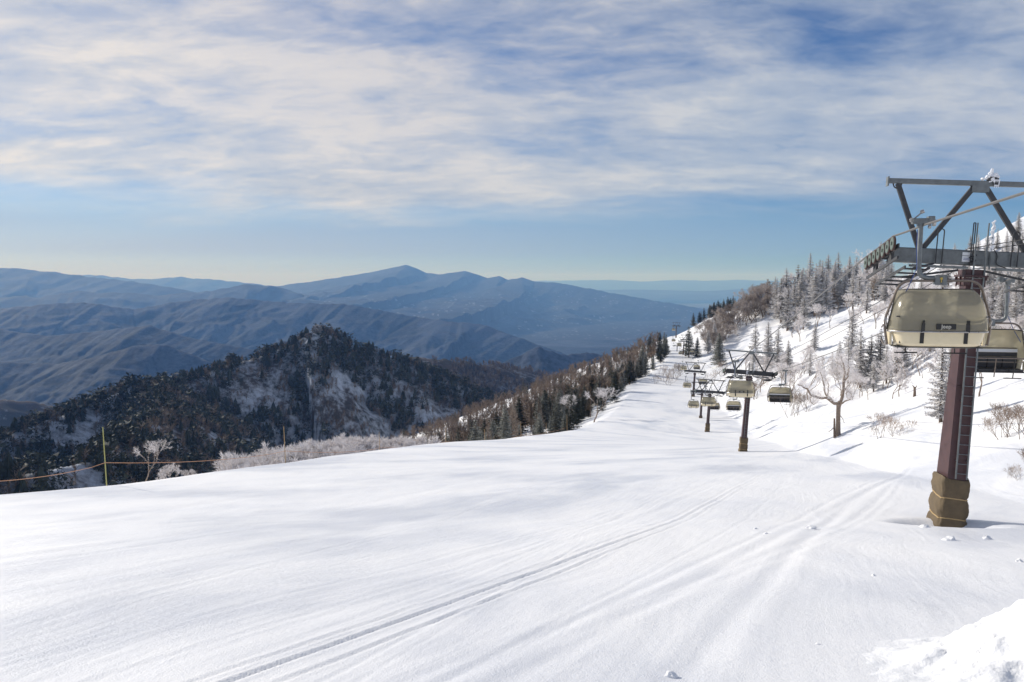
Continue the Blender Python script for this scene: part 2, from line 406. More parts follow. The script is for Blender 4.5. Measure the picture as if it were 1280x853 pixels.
def snow_material(name, groomed):
    m = bpy.data.materials.new(name); m.use_nodes = True; t = m.node_tree; b = t.nodes['Principled BSDF']
    tcn = N(t, 'ShaderNodeTexCoord'); ob = tcn.outputs['Object']
    b.inputs['Roughness'].default_value = 0.62; b.inputs['Specular IOR Level'].default_value = 0.35
    n1 = noisen(t, ob, 0.25, 4, 0.6)
    sp_ = N(t, 'ShaderNodeSeparateXYZ'); L(t, ob, sp_.inputs[0])
    if groomed:
        # the runs of the piste machine fan in towards the gap beside the second tower
        dx = mathn(t, 'SUBTRACT', sp_.outputs[0], 34.0); dy = mathn(t, 'SUBTRACT', sp_.outputs[1], 92.0)
        wob = noisen(t, ob, 0.07, 2)
        ang = mathn(t, 'ADD', mathn(t, 'ARCTAN2', dx, dy), mathn(t, 'MULTIPLY', wob, 0.10))
        rad = mathn(t, 'SQRT', mathn(t, 'ADD', mathn(t, 'MULTIPLY', dx, dx), mathn(t, 'MULTIPLY', dy, dy)))
        cb = N(t, 'ShaderNodeCombineXYZ'); L(t, mathn(t, 'MULTIPLY', ang, 34), cb.inputs[0]); L(t, mathn(t, 'MULTIPLY', rad, 0.16), cb.inputs[1])
        st = noisen(t, cb.outputs[0], 1.0, 7, 0.66, 0.15)
        cb2 = N(t, 'ShaderNodeCombineXYZ'); L(t, mathn(t, 'MULTIPLY', ang, 9), cb2.inputs[0]); L(t, mathn(t, 'MULTIPLY', rad, 0.07), cb2.inputs[1])
        st2 = noisen(t, cb2.outputs[0], 1.0, 4, 0.55, 0.3)
        gr = noisen(t, ob, 9.0, 6, 0.75)
        # crusty polished patches are a little greyer than the fresh snow
        pm = rampn(t, mathn(t, 'ADD', mathn(t, 'MULTIPLY', st, 0.4), mathn(t, 'MULTIPLY', st2, 0.6)), [(0.42, (0.89, 0.89, 0.90)), (0.51, (0.84, 0.848, 0.875)), (0.60, (0.71, 0.73, 0.785))], 'LINEAR')
        L(t, pm, b.inputs['Base Color'])
        L(t, rampn(t, st2, [(0.45, 0.7), (0.6, 0.42)], 'LINEAR'), b.inputs['Roughness'])
        cb3 = N(t, 'ShaderNodeCombineXYZ'); L(t, mathn(t, 'MULTIPLY', ang, 210), cb3.inputs[0]); L(t, mathn(t, 'MULTIPLY', rad, 0.09), cb3.inputs[1])
        st3 = noisen(t, cb3.outputs[0], 1.0, 3, 0.6)
        cut = rampn(t, st3, [(0.60, 0.0), (0.66, 1.0)], 'LINEAR')
        hsum = mathn(t, 'SUBTRACT', mathn(t, 'ADD', mathn(t, 'ADD', mathn(t, 'MULTIPLY', st, 0.35), mathn(t, 'MULTIPLY', st3, 0.34)), mathn(t, 'MULTIPLY', gr, 0.22)), 0.0)
        bn = N(t, 'ShaderNodeBump'); bn.inputs['Strength'].default_value = 0.55; bn.inputs['Distance'].default_value = 0.12
        L(t, hsum, bn.inputs['Height'])
        gf = noisen(t, ob, 55.0, 3, 0.7)
        bn2 = N(t, 'ShaderNodeBump'); bn2.inputs['Strength'].default_value = 0.6; bn2.inputs['Distance'].default_value = 0.015
        L(t, gf, bn2.inputs['Height']); L(t, bn.outputs[0], bn2.inputs['Normal'])
        L(t, bn2.outputs[0], b.inputs['Normal'])
    else:
        L(t, rampn(t, n1, [(0.3, (0.80, 0.815, 0.84)), (0.7, (0.87, 0.87, 0.885))], 'LINEAR'), b.inputs['Base Color'])
        bn = N(t, 'ShaderNodeBump'); bn.inputs['Strength'].default_value = 0.5; bn.inputs['Distance'].default_value = 0.1
        L(t, noisen(t, ob, 3.0, 6, 0.7), bn.inputs['Height']); L(t, bn.outputs[0], b.inputs['Normal'])
    return m
M['snow'] = snow_material('groomed_snow', True)
M['snow_rough'] = snow_material('loose_snow', False)

def foliage_material(name, dark, rime, amount, var=0.35):
    """needles or twigs; rime sits on the upper sides and in patches"""
    m = bpy.data.materials.new(name); m.use_nodes = True; t = m.node_tree; b = t.nodes['Principled BSDF']
    b.inputs['Roughness'].default_value = 0.8; b.inputs['Specular IOR Level'].default_value = 0.2
    tcn = N(t, 'ShaderNodeTexCoord'); oi = N(t, 'ShaderNodeObjectInfo'); ge = N(t, 'ShaderNodeNewGeometry')
    nz = noisen(t, tcn.outputs['Object'], 1.9, 4, 0.7)
    rv = mathn(t, 'MULTIPLY_ADD', oi.outputs['Random'], var, -var / 2)
    sn = N(t, 'ShaderNodeSeparateXYZ'); L(t, ge.outputs['Normal'], sn.inputs[0])
    up = mathn(t, 'MULTIPLY', mathn(t, 'ABSOLUTE', sn.outputs[2]), 0.25)
    f = mathn(t, 'ADD', mathn(t, 'ADD', nz, rv), mathn(t, 'ADD', up, amount - 0.6))
    fac = rampn(t, f, [(0.32, 0.0), (0.62, 1.0)], 'LINEAR')
    tint = rampn(t, oi.outputs['Random'], [(0.0, tuple(c * 0.75 for c in dark)), (1.0, tuple(c * 1.3 for c in dark))], 'LINEAR')
    pv = rampn(t, noisen(t, ge.outputs['Position'], 0.13, 3, 0.7), [(0.35, 0.55), (0.65, 1.6)], 'LINEAR')
    L(t, mixc(t, fac, mixc(t, 1.0, tint, pv, 'MULTIPLY'), rime), b.inputs['Base Color'])
    return m
M['fir_rimed'] = foliage_material('rimed_fir_needles', (0.075, 0.072, 0.060), (0.74, 0.72, 0.71), 0.62)
M['fir_dark'] = foliage_material('dark_fir_needles', (0.045, 0.052, 0.038), (0.42, 0.42, 0.38), 0.28)
M['larch'] = foliage_material('larch_twigs', (0.165, 0.118, 0.084), (0.32, 0.27, 0.23), 0.36)
M['twig_rimed'] = foliage_material('rimed_twigs', (0.34, 0.27, 0.22), (0.84, 0.80, 0.79), 0.72)
M['twig_brown'] = foliage_material('bare_twigs', (0.30, 0.245, 0.20), (0.60, 0.54, 0.50), 0.46)
M['twig_dark'] = foliage_material('shrub_twigs', (0.23, 0.17, 0.13), (0.50, 0.43, 0.38), 0.35)
M['bark'] = material('grey_brown_bark', (0.16, 0.115, 0.085), 0.9, 0, 0.4, 6, 0.6, 12)
M['bark_pale'] = material('pale_bark', (0.26, 0.20, 0.155), 0.9, 0, 0.35, 5, 0.5, 12)

def slope_material(name, snow, wood, wood2, scale, cov, fine, bumpd=6.0, patch=None):
    """far wooded slope: snow seen between bare trees, darker where conifers stand"""
    m = bpy.data.materials.new(name); m.use_nodes = True; t = m.node_tree; b = t.nodes['Principled BSDF']
    b.inputs['Roughness'].default_value = 0.95; b.inputs['Specular IOR Level'].default_value = 0.1
    tcn = N(t, 'ShaderNodeTexCoord'); ob = tcn.outputs['Object']
    n1 = noisen(t, ob, scale, 6, 0.62, 0.4)
    n2 = noisen(t, mapn(t, ob, scale=(1, 1, 0.35)), fine, 5, 0.75)
    n3 = noisen(t, mapn(t, ob, loc=(400, 90, 5)), scale * 1.7, 5, 0.6, 0.6)
    f = mathn(t, 'ADD', mathn(t, 'MULTIPLY', n1, 0.5), mathn(t, 'MULTIPLY', n2, 0.5))
    fac = rampn(t, f, [(cov - 0.06, 0.0), (cov + 0.08, 1.0)], 'LINEAR')
    w = mixc(t, rampn(t, n3, [(0.45, 0.0), (0.58, 1.0)], 'LINEAR'), wood, wood2)
    c = mixc(t, fac, w, snow)
    if patch:
        vo = N(t, 'ShaderNodeTexVoronoi'); L(t, mapn(t, ob, scale=(1, 0.45, 1)), vo.inputs['Vector']); vo.inputs['Scale'].default_value = patch[0]
        sc_ = N(t, 'ShaderNodeSeparateColor'); L(t, vo.outputs['Color'], sc_.inputs[0])
        pf = rampn(t, sc_.outputs[0], [(patch[1], 0.0), (patch[1] + 0.02, 1.0)], 'CONSTANT')
        cl = rampn(t, noisen(t, ob, patch[0] * 0.12, 3, 0.6), [(0.47, 0.0), (0.56, 1.0)], 'LINEAR')
        sx = N(t, 'ShaderNodeSeparateXYZ'); L(t, ob, sx.inputs[0])
        lowz = rampn(t, mathn(t, 'MULTIPLY_ADD', sx.outputs[2], -1 / 800.0, 0.0), [(patch[2], 0.0), (patch[2] + 0.08, 1.0)], 'LINEAR')
        c = mixc(t, mathn(t, 'MULTIPLY', mathn(t, 'MULTIPLY', pf, cl), lowz), c, (0.17, 0.18, 0.20))
    L(t, c, b.inputs['Base Color'])
    bn = N(t, 'ShaderNodeBump'); bn.inputs['Strength'].default_value = 0.7; bn.inputs['Distance'].default_value = bumpd
    L(t, n2, bn.inputs['Height']); L(t, bn.outputs[0], b.inputs['Normal'])
    return m
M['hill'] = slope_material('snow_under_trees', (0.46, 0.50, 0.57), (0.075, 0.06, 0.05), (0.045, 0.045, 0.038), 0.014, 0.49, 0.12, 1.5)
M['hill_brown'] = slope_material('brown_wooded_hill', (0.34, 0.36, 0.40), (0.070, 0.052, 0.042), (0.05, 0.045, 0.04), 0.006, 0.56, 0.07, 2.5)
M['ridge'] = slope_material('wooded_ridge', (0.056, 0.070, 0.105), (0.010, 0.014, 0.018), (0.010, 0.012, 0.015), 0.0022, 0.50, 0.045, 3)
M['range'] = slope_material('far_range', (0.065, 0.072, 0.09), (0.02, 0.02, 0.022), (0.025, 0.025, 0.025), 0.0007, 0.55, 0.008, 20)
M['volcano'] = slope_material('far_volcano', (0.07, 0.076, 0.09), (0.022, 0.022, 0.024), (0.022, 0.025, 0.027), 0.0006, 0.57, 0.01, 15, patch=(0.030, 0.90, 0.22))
M['plain'] = slope_material('valley_plain', (0.30, 0.31, 0.33), (0.06, 0.06, 0.05), (0.05, 0.05, 0.045), 0.0003, 0.56, 0.002, 5, patch=(0.015, 0.90, 0.2))

# ------------------------------------------------------------------ terrain meshes
def polar_patch(name, zf, mat, q0, q1, nq, y0, y1, ny, log=True):
    q = np.linspace(q0, q1, nq); Y = np.exp(np.linspace(math.log(y0), math.log(y1), ny)) if log else np.linspace(y0, y1, ny)
    YY, QQ = np.meshgrid(Y, q, indexing='ij'); XX = YY * QQ; ZZ = zf(XX, YY)
    return mesh_np(name, np.stack([XX, YY, ZZ], -1).reshape(-1, 3), grid_faces(ny, nq), mat)
# ski hill: a fan of rows forward from 3 m plus a coarse sheet round and behind the standpoint
def znear_t(X, Y): return znear(X, Y) + tracks(X, Y)
rows = [3.0]
while rows[-1] < 900:
    y = rows[-1]; rows.append(y + max(0.04, y * 0.0088))
rows = np.array(rows); q = np.concatenate([np.linspace(-2.2, -0.75, 60)[:-1], np.linspace(-0.75, 0.75, 600), np.linspace(0.75, 2.2, 60)[1:]])
YY, QQ = np.meshgrid(rows, q, indexing='ij'); XX = YY * QQ
ZZ = znear_t(XX, YY)
# dug hollow round the first tower mat
T1B = raycast(1183, 655)
dd = np.sqrt((XX - T1B.x) ** 2 + (YY - T1B.y) ** 2)
ZZ += -0.40 * np.exp(-((dd) / 1.15) ** 4) + 0.03 * np.exp(-((dd - 1.5) / 0.4) ** 2)
slope = mesh_np('ski_slope', np.stack([XX, YY, ZZ], -1).reshape(-1, 3), grid_faces(len(rows), len(q)), M['snow'])
tag(slope, kind='structure')
gx, gy = np.meshgrid(np.linspace(-75, 75, 61), np.linspace(-60, 3.0, 40), indexing='xy')
keep = znear(gx, gy, True)
back = mesh_np('snow_ground', np.stack([gx, gy, keep - 0.004], -1).reshape(-1, 3), grid_faces(40, 61), M['snow']); tag(back, kind='structure')

FLOOR = -420.0
hill_main = ridge_fn(crest([(-260, 600, 560), (-120, 575, 600), (0, 548, 640), (60, 525, 690), (110, 505, 740), (160, 487, 800), (195, 477, 850), (225, 475, 880), (250, 470, 900), (300, 451, 950), (330, 443, 970), (362, 432, 990), (382, 420, 998), (400, 411, 1000), (416, 418, 1004), (440, 430, 1010), (480, 445, 1020), (520, 457, 1040), (560, 472, 1050), (600, 489, 1060), (640, 506, 1080), (720, 540, 1120)]), 0.74, 95, 34, FLOOR, 1)
hill_foot = ridge_fn(crest([(-250, 640, 330), (-60, 605, 360), (40, 590, 390), (110, 578, 420), (150, 556, 480), (185, 545, 560), (205, 510, 680), (200, 480, 800)]), 0.72, 70, 16, FLOOR, 5)
hill_left = ridge_fn(crest([(-300, 500, 1700), (-100, 497, 1750), (0, 499, 1800), (40, 501, 1850), (80, 510, 1900), (140, 540, 2000)]), 0.55, 150, 60, FLOOR, 9)
hill_right = ridge_fn(crest([(470, 448, 1500), (520, 446, 1550), (560, 450, 1600), (600, 455, 1650), (640, 461, 1750), (680, 468, 1850), (720, 480, 1950), (780, 500, 2000)]), 0.5, 150, 55, FLOOR, 12)
def zhill(X, Y):
    z = np.maximum(np.maximum(hill_main(X, Y), hill_foot(X, Y)), np.maximum(hill_left(X, Y), hill_right(X, Y)))
    return np.maximum(z, FLOOR + fbm(X / 200, Y / 200, 3) * 12)
def zhill_a(X, Y): return np.maximum(np.maximum(hill_main(X, Y), hill_foot(X, Y)), FLOOR + fbm(X / 200, Y / 200, 3) * 12)
def zhill_b(X, Y): return np.maximum(np.maximum(hill_left(X, Y), hill_right(X, Y)), FLOOR - 3)
h = polar_patch('hill', zhill_a, M['hill'], -0.95, 0.28, 480, 240, 1500, 260); tag(h, kind='structure')
h = polar_patch('low_hills', zhill_b, M['hill_brown'], -0.95, 0.32, 380, 1300, 2600, 110); tag(h, kind='structure')

mid_a = ridge_fn(crest([(-400, 392, 6500), (-150, 388, 6500), (0, 386, 6500), (60, 380, 6500), (100, 378, 6600), (135, 382, 6600), (165, 387, 6700), (210, 379, 6800), (250, 374, 6900), (290, 372, 6800), (330, 376, 6800), (370, 379, 6700), (430, 380, 6600), (475, 388, 6500), (520, 396, 6400), (560, 402, 6200), (600, 405, 6200), (640, 420, 6000), (700, 440, 5800), (760, 466, 5600), (860, 500, 5500)]), 0.36, 430, 92, -900, 21)
mid_b = ridge_fn(crest([(-300, 415, 4900), (0, 412, 4900), (60, 420, 4800), (120, 414, 4800), (185, 407, 4700), (240, 423, 4600), (290, 432, 4500), (350, 445, 4400), (440, 452, 4300), (540, 470, 4200)]), 0.41, 320, 66, -900, 33)
mid_c = ridge_fn(crest([(-300, 445, 3600), (0, 452, 3600), (70, 455, 3600), (115, 447, 3500), (165, 433, 3500), (205, 430, 3550), (260, 452, 3500), (330, 480, 3400)]), 0.45, 240, 52, -900, 44)
mid_d = ridge_fn(crest([(560, 486, 3300), (600, 470, 3400), (640, 448, 3500), (672, 433, 3500), (700, 443, 3500), (740, 441, 3550), (775, 447, 3500), (810, 458, 3400), (860, 480, 3300)]), 0.50, 200, 65, -900, 57)
def zmid(X, Y):
    z = np.maximum(np.maximum(mid_a(X, Y), mid_b(X, Y)), np.maximum(mid_c(X, Y), mid_d(X, Y)))
    return np.maximum(z, -640 + fbm(X / 700, Y / 700, 3) * 20)
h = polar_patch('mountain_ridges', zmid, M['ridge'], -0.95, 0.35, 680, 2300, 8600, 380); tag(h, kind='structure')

far_l = ridge_fn(crest([(-400, 330, 13500), (-100, 334, 13500), (0, 334, 13500), (30, 336, 13500), (60, 340, 13400), (90, 343, 13300), (125, 347, 13200), (165, 352, 13000), (230, 362, 12800), (300, 378, 12500)]), 0.26, 1300, 240, -1500, 61)
far_l2 = ridge_fn(crest([(-300, 366, 10500), (0, 371, 10500), (50, 371, 10500), (100, 364, 10700), (150, 366, 10700), (200, 369, 10800), (270, 363, 11000), (310, 354, 11200), (345, 359, 11200), (380, 370, 11000), (420, 385, 10800)]), 0.26, 1000, 210, -1500, 64)
far_n = ridge_fn(crest([(60, 350, 21000), (110, 343, 21000), (150, 347, 21000), (190, 349, 21000), (225, 346, 21000), (265, 349, 21000), (310, 354, 21000), (350, 358, 21500), (420, 360, 22000)]), 0.2, 1600, 260, -1500, 71)
def zfar(X, Y):
    z = np.maximum(np.maximum(far_l(X, Y), far_l2(X, Y)), far_n(X, Y))
    return np.maximum(z, -760)
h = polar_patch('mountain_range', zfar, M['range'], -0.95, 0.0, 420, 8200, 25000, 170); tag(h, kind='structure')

volc = ridge_fn(crest([(300, 366, 16500), (345, 358, 16500), (390, 352, 16500), (430, 346, 16500), (470, 339, 16500), (495, 334, 16500), (507, 331, 16500), (520, 335, 16500), (533, 341, 16500), (550, 343, 16400), (566, 341, 16300), (581, 339, 16300), (596, 343, 16300), (608, 348, 16200), (624, 345, 16200), (636, 350, 16200), (653, 347, 16100), (668, 352, 16100), (700, 354, 16000), (740, 362, 15800), (800, 373, 15500), (860, 383, 15200), (920, 393, 15000), (1000, 405, 15000)]), 0.20, 1300, 120, -1500, 83, prof=lambda d: 300 * (1 - np.exp(-d / 1500)) + .030 * d)
def zvol(X, Y):
    z = volc(X, Y)
    z = z - .25 * np.maximum(0, Y - 16800) + 8 * ridged(X / 900 + 3, Y / 900, 3)
    return np.maximum(z, -690)
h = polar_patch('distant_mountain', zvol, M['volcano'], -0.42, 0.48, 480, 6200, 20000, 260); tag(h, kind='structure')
far_r = ridge_fn(crest([(560, 352, 46000), (690, 351, 46000), (760, 350, 46000), (800, 352, 46000), (850, 350, 46000), (880, 351, 46000), (925, 350, 46000), (965, 351, 46000), (1100, 350, 46000), (1500, 352, 46000)]), 0.09, 4000, 240, -1500, 93)
far_r2 = ridge_fn(crest([(650, 370, 30000), (720, 363, 31000), (800, 362, 31000), (880, 364, 30500), (960, 360, 30000), (1100, 362, 30000), (1500, 362, 30000)]), 0.06, 3000, 120, -1500, 97)
def zfr(X, Y): return np.maximum(np.maximum(far_r(X, Y), far_r2(X, Y)), -730)
h = polar_patch('horizon_range', zfr, M['range'], -0.2, 1.0, 300, 26000, 52000, 90); tag(h, kind='structure')
# ground sheet to the horizon, far below
n = 80
a = np.linspace(0, 2 * np.pi, n, endpoint=False); rr = np.array([900, 2500, 6000, 12000, 25000, 40000, 57000.0])
RR, AA = np.meshgrid(rr, a, indexing='ij')
V = np.stack([RR * np.sin(AA), RR * np.cos(AA), np.full(RR.shape, -770.0) ], -1).reshape(-1, 3)
g = mesh_np('valley_ground', V, grid_faces(len(rr), n, True), M['plain']); tag(g, kind='structure')

# ------------------------------------------------------------------ trees
def make_tree(name, wood_mb, crown, mwood, mcrown, scale_ref=1.0):
    t = empty(name)
    if wood_mb is not None: wood_mb.build('trunk', mwood, t, True)
    V, F = crown
    mesh_np('crown', V, F, mcrown, False, t)
    index_kids(t); return t
def fir_proto(seed, h=10.0, r0=2.0, dens=1.0, gap=0.0, tip_bare=0.0):
    r = random.Random(seed); w = MB()
    lean = Vector((r.uniform(-.02, .02), r.uniform(-.02, .02), 0)) * h
    w.tube([(0, 0, -0.6), (lean.x * .3, lean.y * .3, h * .3), (lean.x * .7, lean.y * .7, h * .7), (lean.x, lean.y, h)], [h * .022, h * .018, h * .009, h * .002], 7)
    V, F = [], []
    def tri(a, b, c):
        n = len(V); V.extend([tuple(a), tuple(b), tuple(c)]); F.append((n, n + 1, n + 2))
    z = h * r.uniform(.08, .14)
    while z < h * .985:
        tt = z / h; Rz = r0 * (1 - tt) ** 0.85 * (0.75 + 0.4 * r.random()) + 0.10
        nb = max(3, int(r.randint(6, 8) * dens))
        a0 = r.uniform(0, 6.28)
        for k in range(nb):
            if r.random() < gap: continue
            az = a0 + 6.283 * k / nb + r.uniform(-.35, .35); L_ = Rz * r.uniform(.6, 1.15)
            d = Vector((math.cos(az), math.sin(az), 0)); side = Vector((-d.y, d.x, 0))
            base = Vector((lean.x * tt, lean.y * tt, z)); drop = r.uniform(.12, .42)
            ns = max(3, int(L_ * 4.2)); prev = base
            for s in range(1, ns + 1):
                f = s / ns; p = base + d * L_ * f + Vector((0, 0, -drop * L_ * (f ** 0.9) + 0.22 * L_ * f * f)) 
                wd = (0.34 + 0.30 * (1 - f)) * min(1.0, L_ * .7 + .3)
                for sg in (-1, 1):
                    j = lambda q_: Vector((r.uniform(-q_, q_), r.uniform(-q_, q_), r.uniform(-q_, q_)))
                    tri(prev + j(.04), p + j(.05), (prev + p) / 2 + side * sg * wd * r.uniform(.7, 1.3) + d * wd * .5 + Vector((0, 0, -wd * r.uniform(.1, .6))) + j(.05))
                if r.random() < .6: tri(prev, p, (prev + p) / 2 + Vector((0, 0, -wd * r.uniform(.5, 1.0))) + side * r.uniform(-.1, .1))
                prev = p
        z += h * r.uniform(.022, .036)
    return w, (np.array(V), np.array(F))
def bare_proto(seed, h=7.0, spread=0.6, levels=5, trunk_r=0.16, twig=0.5, twigw=0.022, up=0.5, forks=(2, 3), first=0.35, stems=1, dense=1):
    """branching tree without leaves; the last orders are fine flat twigs"""
    r = random.Random(seed); w = MB(); V, F = [], []
    def twigs(p, d, L_, n):
        for _ in range(n):
            dd = (d + Vector((r.gauss(0, .6), r.gauss(0, .6), r.gauss(.12, .5)))).normalized()
            q_ = p + dd * L_ * r.uniform(.5, 1.1); s = dd.cross(Vector((r.gauss(0, 1), r.gauss(0, 1), r.gauss(0, 1)))).normalized() * twigw
            n0 = len(V); V.extend([tuple(p - s), tuple(p + s), tuple(q_)]); F.append((n0, n0 + 1, n0 + 2))
            m_ = p + (q_ - p) * r.uniform(.3, .7)
            for _k in range(2):
                e = (dd + Vector((r.gauss(0, .7), r.gauss(0, .7), r.gauss(0, .6)))).normalized() * L_ * .45
                n0 = len(V); V.extend([tuple(m_ - s * .8), tuple(m_ + s * .8), tuple(m_ + e)]); F.append((n0, n0 + 1, n0 + 2))
    def grow(p, d, L_, rad, lv):
        k = 3; pts = [p]; q_ = p.copy(); dd = d.copy()
        for i in range(k):
            dd = (dd + Vector((r.gauss(0, .16), r.gauss(0, .16), r.gauss(.04 * up, .10)))).normalized(); q_ = q_ + dd * L_ / k; pts.append(q_.copy())
        r1 = rad * .62
        if lv <= levels - 2: w.tube(pts, [rad, rad * .88, rad * .75, r1], 6 if lv == 0 else 4, cap=False)
        else:
            s = dd.cross(Vector((.3, .9, .2))).normalized() * max(rad, twigw)
            n0 = len(V); V.extend([tuple(pts[0] - s), tuple(pts[0] + s), tuple(pts[-1])]); F.append((n0, n0 + 1, n0 + 2))
        if lv >= 1: twigs(pts[1], dd, twig * .9, int(2 * dense)); twigs(pts[2], dd, twig * .8, int(2 * dense))
        if lv >= levels: twigs(q_, dd, twig, int(5 * dense)); return
        for i in range(r.randint(*forks)):
            az = r.uniform(0, 6.28); ax = dd.cross(Vector((math.cos(az), math.sin(az), .2))).normalized()
            nd = (dd * math.cos(spread * r.uniform(.6, 1.2)) + ax * math.sin(spread * r.uniform(.6, 1.3)) + Vector((0, 0, .18 * up))).normalized()
            grow(q_ if i < 2 else pts[2], nd, L_ * r.uniform(.62, .85), r1, lv + 1)
    for s_ in range(stems):
        d0 = Vector((r.gauss(0, .10 + .3 * (stems > 1)), r.gauss(0, .10 + .3 * (stems > 1)), 1)).normalized()
        grow(Vector((r.gauss(0, .15) * (stems > 1), r.gauss(0, .15) * (stems > 1), -0.3)), d0, h * first, trunk_r, 0)
    V = np.array(V); sc_ = h / V[:, 2].max(); V *= sc_; w.v = [(x * sc_, y * sc_, z_ * sc_) for x, y, z_ in w.v]
    return w, (V, np.array(F))
def larch_proto(seed, h=9.0, r0=1.2):
    r = random.Random(seed); w = MB(); V, F = [], []
    w.tube([(0, 0, -.5), (r.uniform(-.1, .1), r.uniform(-.1, .1), h * .5), (0, 0, h)], [h * .013, h * .009, h * .002], 5)
    z = h * r.uniform(.15, .3)
    while z < h * .98:
        tt = z / h; L_ = r0 * (1 - tt) ** .7 * r.uniform(.5, 1.2) + .15
        for k in range(3):
            az = r.uniform(0, 6.28); d = Vector((math.cos(az), math.sin(az), r.uniform(.2, .8))).normalized()
            p = Vector((0, 0, z)); e = p + d * L_; s = Vector((-d.y, d.x, 0)) * .035
            n0 = len(V); V.extend([tuple(p - s), tuple(p + s), tuple(e)]); F.append((n0, n0 + 1, n0 + 2))
            for q_ in range(7):
                a = p + (e - p) * r.uniform(.25, 1); b = a + Vector((r.gauss(0, .2), r.gauss(0, .2), r.gauss(.12, .2))) * (L_ ** .5) * 1.1
                s2 = Vector((r.gauss(0, 1), r.gauss(0, 1), r.gauss(0, .5))).normalized() * .035
                n0 = len(V); V.extend([tuple(a - s2), tuple(a + s2), tuple(b)]); F.append((n0, n0 + 1, n0 + 2))
        z += h * .016
    return w, (np.array(V), np.array(F))

class Kind:
    """copies of a few prototype trees; the first use of each takes the prototype itself"""
    def __init__(s, name, protos, ref): s.name, s.p, s.used, s.ref = name, protos, [False] * len(protos), ref
    def put(s, loc, h, label, cat, group=None, k=None, rz=None, wide=1.0):
        k = rnd.randrange(len(s.p)) if k is None else k
        o = s.p[k]
        if s.used[k]: o = copy_tree(o)
        s.used[k] = True
        f = h / s.ref; o.location = loc; o.scale = (f * wide, f * wide, f); o.rotation_euler = (0, 0, rnd.uniform(0, 6.28) if rz is None else rz)
        if 'group' in o.keys() and not group: del o['group']
        tag(o, label, cat, group); return o
    def finish(s):
        for i, u_ in enumerate(s.used):
            if not u_:
                for ch in list(s.p[i].children): bpy.data.objects.remove(ch)
                bpy.data.objects.remove(s.p[i])
fr = [make_tree('fir_tree', *fir_proto(100 + i, 10, [2.6, 3.0, 2.2, 2.8][i], [1.1, 1.1, 1.1, .9][i], [0, .05, .05, .2][i]), M['bark'], M['fir_rimed']) for i in range(4)]
FIRR = Kind('fir_tree', fr, 10)
fdk = [make_tree('fir_tree', *fir_proto(200 + i, 10, [2.7, 3.1, 2.4, 2.8][i], 1.1, [0, .05, .1, .15][i]), M['bark'], M['fir_dark']) for i in range(4)]
FIRD = Kind('fir_tree', fdk, 10)
LAR = Kind('larch_tree', [make_tree('larch_tree', *larch_proto(300 + i, 9, [2.1, 2.5, 1.8][i]), M['bark'], M['larch']) for i in range(3)], 9)
BRIM = Kind('rimed_tree', [make_tree('rimed_tree', *bare_proto(400 + i, 7, .55, 5, .12, .55, .018, .6, (2, 3), .3, 1, 1), M['bark_pale'], M['twig_rimed']) for i in range(3)], 7)
BBRN = Kind('bare_tree', [make_tree('bare_tree', *bare_proto(500 + i, 7, .5, 5, .12, .5, .020, .6, (2, 3), .3, 1, 1), M['bark_pale'], M['twig_brown']) for i in range(3)], 7)
SHR = Kind('rimed_shrub', [make_tree('rimed_shrub', *bare_proto(600 + i, 4, .5, 4, .05, .45, .028, .8, (2, 3), .3, 4, 1.6), M['bark_pale'], M['twig_rimed']) for i in range(3)], 4)
TWG = Kind('bare_shrub', [make_tree('bare_shrub', *bare_proto(700 + i, 2, .42, 3, .018, .34, .008, .7, (2, 3), .35, 4, .5), M['bark'], M['twig_dark']) for i in range(3)], 2)

def region(u, v):
    if v < 402 and u < 1112: return 'in the dense stand on the ridge skyline'
    if v < 362: return 'on the open shoulder behind the beam of the nearest tower'
    if u < 1000: return 'on the slope right above the second tower'
    if v > 440 and u < 1165: return 'in the clump between old bare tree and nearest chair'
    return 'in the wood behind the two nearest chairs'
def place_px(kind, u, v, hpx, *a, **k):
    p = raycast(u, v)
    if p is None: return None
    a = list(a)
    if len(a) > 2 and a[2] == GR: a[0] = 'rimed fir ' + region(u, v); a[2] = 'rimed firs ' + region(u, v)
    if len(a) > 2 and a[2] == 'frosted bare trees among the firs': a[0] = 'frost white bare tree ' + region(u, v); a[2] = 'frosted trees ' + region(u, v)
    return kind.put(p, hpx * p.y / FPX, *a, **k)
